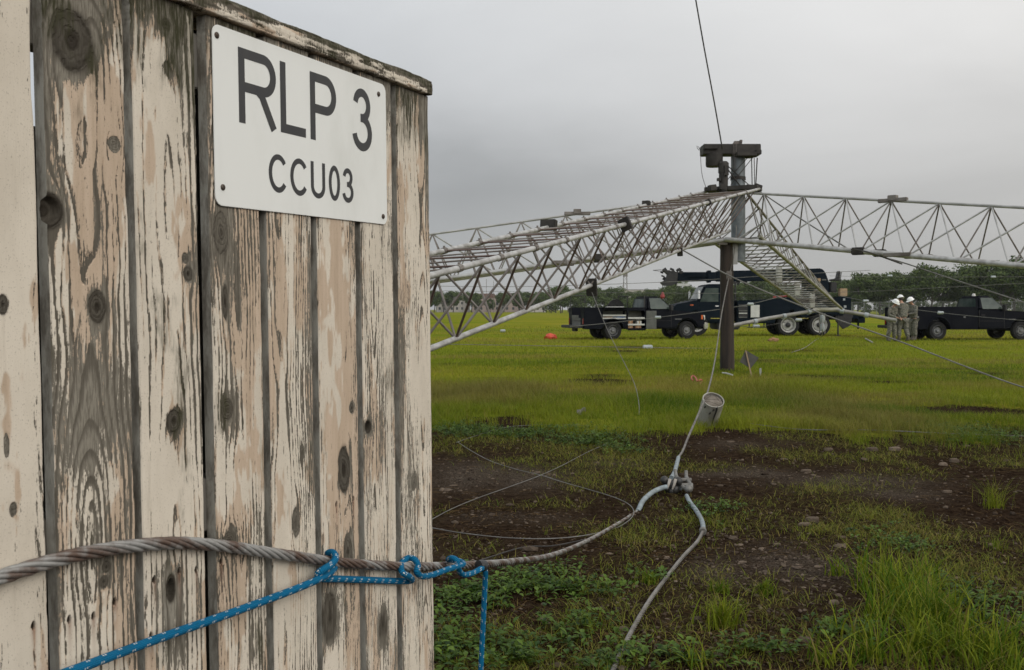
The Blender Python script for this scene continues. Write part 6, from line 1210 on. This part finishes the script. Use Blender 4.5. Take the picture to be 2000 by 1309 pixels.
# ================================================================== TREES, HOUSES, FENCE FAR BEHIND
mlf, t, b = new_mat('tree_foliage'); ti = attr(t, 'tint'); oi = NODE(t, 'ShaderNodeObjectInfo')
c = mixc(t, ti, (0.030, 0.052, 0.014), (0.115, 0.150, 0.038)); c = mixc(t, MATH(t, 'MULTIPLY', oi.outputs['Random'], .45), c, (0.060, 0.092, 0.022))
lk(t, c, b.inputs['Base Color']); b.inputs['Roughness'].default_value = .7; b.inputs['Specular IOR Level'].default_value = .2
m_bark = pm('grey_brown_bark', (0.060, 0.048, 0.037), (0.10, 0.085, 0.070), 3, .9)
def tree_proto(seed, h, rx, zc0, nleaf, label, lsz=.42, flat=.8):
    r2 = np.random.default_rng(seed); T = thing('tree', label, 'tree', (0, 0, 0)); mb = MB()
    tw = [Vector((.25 * math.sin(z * .7 + seed), .2 * math.cos(z * .5 + seed), z)) for z in np.linspace(-.3, h * .72, 9)]; mb.tube(tw, .2, 8, rr=[.30 * h / 11 * (1 - .8 * i / 8) for i in range(9)])
    cl = []; nc = 44
    while len(cl) < nc:
        p_ = r2.uniform(-1, 1, 3); d_ = np.linalg.norm(p_)
        if d_ > 1 or d_ < .42: continue
        k = 1 - .30 * max(0, -p_[2]); cl.append((p_[0] * rx * k, p_[1] * rx * k, zc0 + (h - zc0) * (.5 + .47 * p_[2]), r2.uniform(.6, 1.2) * rx * .33))
    for i in range(9):
        c_ = Vector(cl[i * 4][:3]); s_ = tw[3 + i % 5]; mb.tube([s_, s_.lerp(c_, .5) + Vector((0, 0, .4)), c_], .05, 5, rr=[.10 * h / 11, .07 * h / 11, .02])
    mb.build('trunk', m_bark, T, smooth=True)
    C_ = np.array(cl)[r2.integers(0, nc, nleaf)]; dv = r2.normal(0, 1, (nleaf, 3)); dv /= np.linalg.norm(dv, axis=1)[:, None]; rd = C_[:, 3] * r2.uniform(.45, 1.08, nleaf)
    pos = C_[:, :3] + dv * rd[:, None] * np.array([1, 1, flat]); sz = lsz * r2.uniform(.55, 1.25, nleaf)
    n_ = dv + r2.normal(0, .7, (nleaf, 3)); n_ /= np.linalg.norm(n_, axis=1)[:, None]; a_ = np.cross(n_, r2.normal(0, 1, (nleaf, 3))); a_ /= np.linalg.norm(a_, axis=1)[:, None]; b_ = np.cross(n_, a_)
    V_ = np.stack([pos + a_ * sz[:, None] * .6, pos + b_ * sz[:, None] * .42, pos - a_ * sz[:, None] * .6, pos - b_ * sz[:, None] * .42], 1).reshape(-1, 3)
    tn = np.clip(r2.normal(.45, .18, nleaf) + r2.normal(0, .16, nc)[r2.integers(0, nc, nleaf)] , 0, 1)
    np_mesh('crown', V_, np.arange(nleaf * 4).reshape(-1, 4), mlf, dict(tint=np.repeat(tn, 4)), False, parent=T); return T
protos = [tree_proto(61 + k, (11, 10.4, 9.6, 10.8)[k], (4.6, 4.2, 3.9, 5.0)[k], (3.6, 3.0, 2.4, 3.9)[k], 5200, 'x') for k in range(4)]
low = [tree_proto(81 + k, (5.0, 4.2)[k], (2.9, 2.5)[k], .2, 1500, 'x', .38) for k in range(2)]
used = set()
def plant(pr, px, d, sc_, label, group, rz=None):
    p_ = P(px, 604, d); o = pr if pr.name not in used else copy_thing(pr); used.add(pr.name)
    o.location = (p_.x, p_.y, -.1); o.scale = (sc_, sc_, sc_); o.rotation_euler = (0, 0, random.uniform(0, 6.28) if rz is None else rz); tag(o, label, 'tree', group); return o
r5 = random.Random(12)
# dense belt at the right, two rows
for row, (d0, d1, n) in enumerate(((232, 196, 15), (262, 226, 13))):
    for i in range(n):
        f_ = i / (n - 1); px = 1652 + f_ * 460 + r5.uniform(-9, 9); d = d0 + (d1 - d0) * f_ + r5.uniform(-5, 5)
        plant(protos[r5.randrange(4)], px, d, (.92 + .16 * f_) * r5.uniform(.86, 1.10), 'tall dark green tree in the dense belt behind the right hand truck', 'trees in the right hand belt')
for i in range(16):
    f_ = i / 15; plant(low[i % 2], 1655 + 440 * f_ + r5.uniform(-8, 8), 252 - 30 * f_, r5.uniform(.6, .9), 'low dark bush filling the foot of the right hand tree belt', 'bushes under the right hand belt')
# farther trees in the middle and at the left
for i in range(26):
    px = 1095 + i * 23 + r5.uniform(-8, 8); d = 330 + r5.uniform(-15, 25) - (40 if px > 1280 else 0); k = 1.0 if px < 1280 else 1.12
    plant(protos[r5.randrange(4)], px, d, k * r5.uniform(.62, .88), 'distant green tree in the hazy row behind the trucks', 'distant trees in the middle row')
for i in range(20):
    px = 1085 + i * 30 + r5.uniform(-8, 8); plant(low[i % 2], px, 322 + r5.uniform(-12, 12), r5.uniform(.9, 1.3), 'distant low bush in the hazy row behind the trucks', 'distant bushes in the middle row')
for px, d, k in ((820, 395, .78), (848, 390, .84), (866, 400, .74), (885, 398, .84), (921, 405, .78), (930, 402, .80), (985, 398, .74), (1014, 395, .86), (1028, 400, .80), (1061, 385, .74), (1086, 372, .90), (1099, 370, .86), (780, 395, .8), (958, 415, .58), (1044, 392, .6), (835, 440, .8), (860, 450, .85), (905, 455, .8), (938, 450, .7), (958, 455, .8), (990, 455, .85), (1020, 450, .8), (1050, 440, .85), (1072, 430, .8), (1110, 395, .85), (1125, 400, .8), (800, 450, .85)):
    plant(protos[r5.randrange(4)], px, d, k, 'distant rounded tree among pale houses at the far left of the field', 'distant trees among the houses')
# houses
m_wall1 = pm('pale_render_wall', (0.44, 0.40, 0.37), (0.36, 0.33, 0.31), .6, .8); m_wall2 = pm('pinkish_wall', (0.36, 0.28, 0.255), (0.30, 0.235, 0.215), .6, .8); m_roof = pm('grey_roof', (0.14, 0.125, 0.12), (0.10, 0.09, 0.09), 1.2, .8); m_roofr = pm('brown_roof', (0.17, 0.095, 0.075), (0.12, 0.07, 0.06), 1.2, .8); m_win = pm('far_window', (0.035, 0.04, 0.045), (0.06, 0.065, 0.07), 2, .2)
def house(px, d, w, hgt, lab, wm, rm, flat=False, rows=2):
    p_ = P(px, 604, d); H = thing('house' if not flat else 'building', lab, 'house' if not flat else 'building', (p_.x, p_.y, 0), r5.uniform(-.15, .15)); mb = MB(); mb.box((0, 0, hgt / 2), (w, 7, hgt)); wl = mb.build('wall', wm, H)
    mb = MB()
    if flat: mb.box((0, 0, hgt + .2), (w + .3, 7.3, .4))
    else: mb.prism([(-w / 2 - .4, hgt), (w / 2 + .4, hgt), (w / 2 - .8, hgt + 1.7), (-w / 2 + .8, hgt + 1.7)], -3.9, 3.9)
    mb.build('roof', rm, H); nw = max(2, int(w / 2.2))
    for r_ in range(rows):
        for k in range(nw):
            mb = MB(); mb.box((-w / 2 + (k + .5) * w / nw, -3.52, 1.6 + r_ * (hgt - 1) / rows), (.95, .1, 1.1)); mb.build('window', m_win, wl)
house(897, 430, 9, 5.6, 'pale two storey house left of a dark tree at the far left', m_wall1, m_roof); house(945, 425, 10, 6.2, 'pinkish house with brown roof between trees at the far left', m_wall2, m_roofr); house(972, 440, 8, 5.2, 'white house with grey roof right of the pinkish house', m_wall1, m_roof)
house(1003, 436, 8, 6.6, 'pink two storey house under the near boom', m_wall2, m_roof); house(1048, 430, 7, 4.4, 'low pale house between the two rows of trees', m_wall1, m_roofr, rows=1); house(868, 436, 7, 4.6, 'small pale house close to the board fence edge', m_wall1, m_roofr, rows=1)
house(1250, 640, 24, 13.5, 'long flat pale block far beyond the middle trees', m_wall1, m_roof, True, 3)
# lattice tower and lamp posts far away
p_ = P(1221, 604, 600); tw_ = thing('lattice_tower', 'faint slim lattice tower far beyond the trees', 'tower', (p_.x, p_.y, 0)); mb = MB()
for a, b_ in ((-1, -1), (1, -1), (1, 1), (-1, 1)): mb.tube([(a * 1.6, b_ * 1.6, 0), (a * .9, b_ * .9, 21)], .13, 5)
for z in range(0, 21, 3):
    s0_ = 1.6 - .033 * z; s1_ = 1.6 - .033 * (z + 3)
    for sg in (-1, 1): mb.tube([(-s0_ * sg, -s0_, z), (s1_ * sg, -s1_, z + 3)], .07, 4)
mb.build('frame', m_bar, tw_); mb = MB(); mb.box((0, 0, 22), (2.6, 2.6, 2.2)); mb.build('head', m_bar, tw_)
for px, top_, d in ((863, 585, 380), (904, 560, 330), (950, 545, 330), (964, 548, 335)):
    p0_ = P(px, 604, d); zt_ = P(px, top_, d).z; mb = MB(); mb.tube([(p0_.x, p0_.y, 0), (p0_.x, p0_.y, zt_)], .07, 6); tag(mb.build('light_pole', m_bar), 'thin distant utility pole standing before the far left houses', 'pole', 'distant thin poles')
# chain link fence before the right hand belt
fc = thing('chain_link_fence', 'long grey chain link fence in front of the right hand trees', 'fence', P(1700, 604, 150) - Vector((0, 0, 1.3)))
m_fence = pm('fence_grey', (0.20, 0.205, 0.20), (0.14, 0.145, 0.14), 3, .6)
m_mesh, t, b = new_mat('chain_link'); tb = NODE(t, 'ShaderNodeBsdfTransparent'); b.inputs['Base Color'].default_value = (.17, .175, .17, 1); mm_ = NODE(t, 'ShaderNodeMixShader'); cc_ = NODE(t, 'ShaderNodeTexCoord'); sx_ = NODE(t, 'ShaderNodeSeparateXYZ'); lk(t, cc_.outputs['Object'], sx_.inputs[0])
def saw(sg): return MATH(t, 'LESS_THAN', MATH(t, 'FRACT', MATH(t, 'MULTIPLY', MATH(t, 'ADD', sx_.outputs[0], MATH(t, 'MULTIPLY', sx_.outputs[2], sg)), 9.0)), .09)
lk(t, MATH(t, 'MAXIMUM', saw(1), saw(-1)), mm_.inputs[0]); lk(t, tb.outputs[0], mm_.inputs[1]); lk(t, b.outputs[0], mm_.inputs[2]); lk(t, mm_.outputs[0], t.nodes['Material Output'].inputs[0])
px = 1640; fpts = []
while px < 2130: fpts.append(P(px, 604, 152 - (px - 1640) * .03) - Vector((0, 0, 1.3))); px += 24
for i, p_ in enumerate(fpts):
    mb = MB(); mb.tube([p_, p_ + Vector((0, 0, 2.4))], .04, 6); mb.build('post', m_fence, fc, world=True)
mb = MB(); mb.tube([p_ + Vector((0, 0, 2.35)) for p_ in fpts], .03, 5); mb.build('top_rail', m_fence, fc, world=True)
mb = MB(); n = len(fpts); mb.add([p_ + Vector((0, .05, .05)) for p_ in fpts] + [p_ + Vector((0, .05, 2.3)) for p_ in fpts], [(i, i + 1, n + i + 1, n + i) for i in range(n - 1)]); mb.build('mesh_panel', m_mesh, fc, world=True)
# ================================================================== 0.00013
hz = MB(); hz.box((0, 745, 13.9), (1990, 1700, 30)); 
mh = bpy.data.materials.new('haze'); mh.use_nodes = True; t = mh.node_tree; t.nodes.clear()
pv = NODE(t, 'ShaderNodeVolumePrincipled'); pv.inputs['Color'].default_value = (.90, .93, .96, 1); pv.inputs['Density'].default_value = 0.00013; pv.inputs['Anisotropy'].default_value = .2
lk(t, pv.outputs[0], NODE(t, 'ShaderNodeOutputMaterial').inputs['Volume'])
ho_ = hz.build('haze', mh); tag(ho_, 'thin pale haze over the whole field', 'haze', kind='stuff')
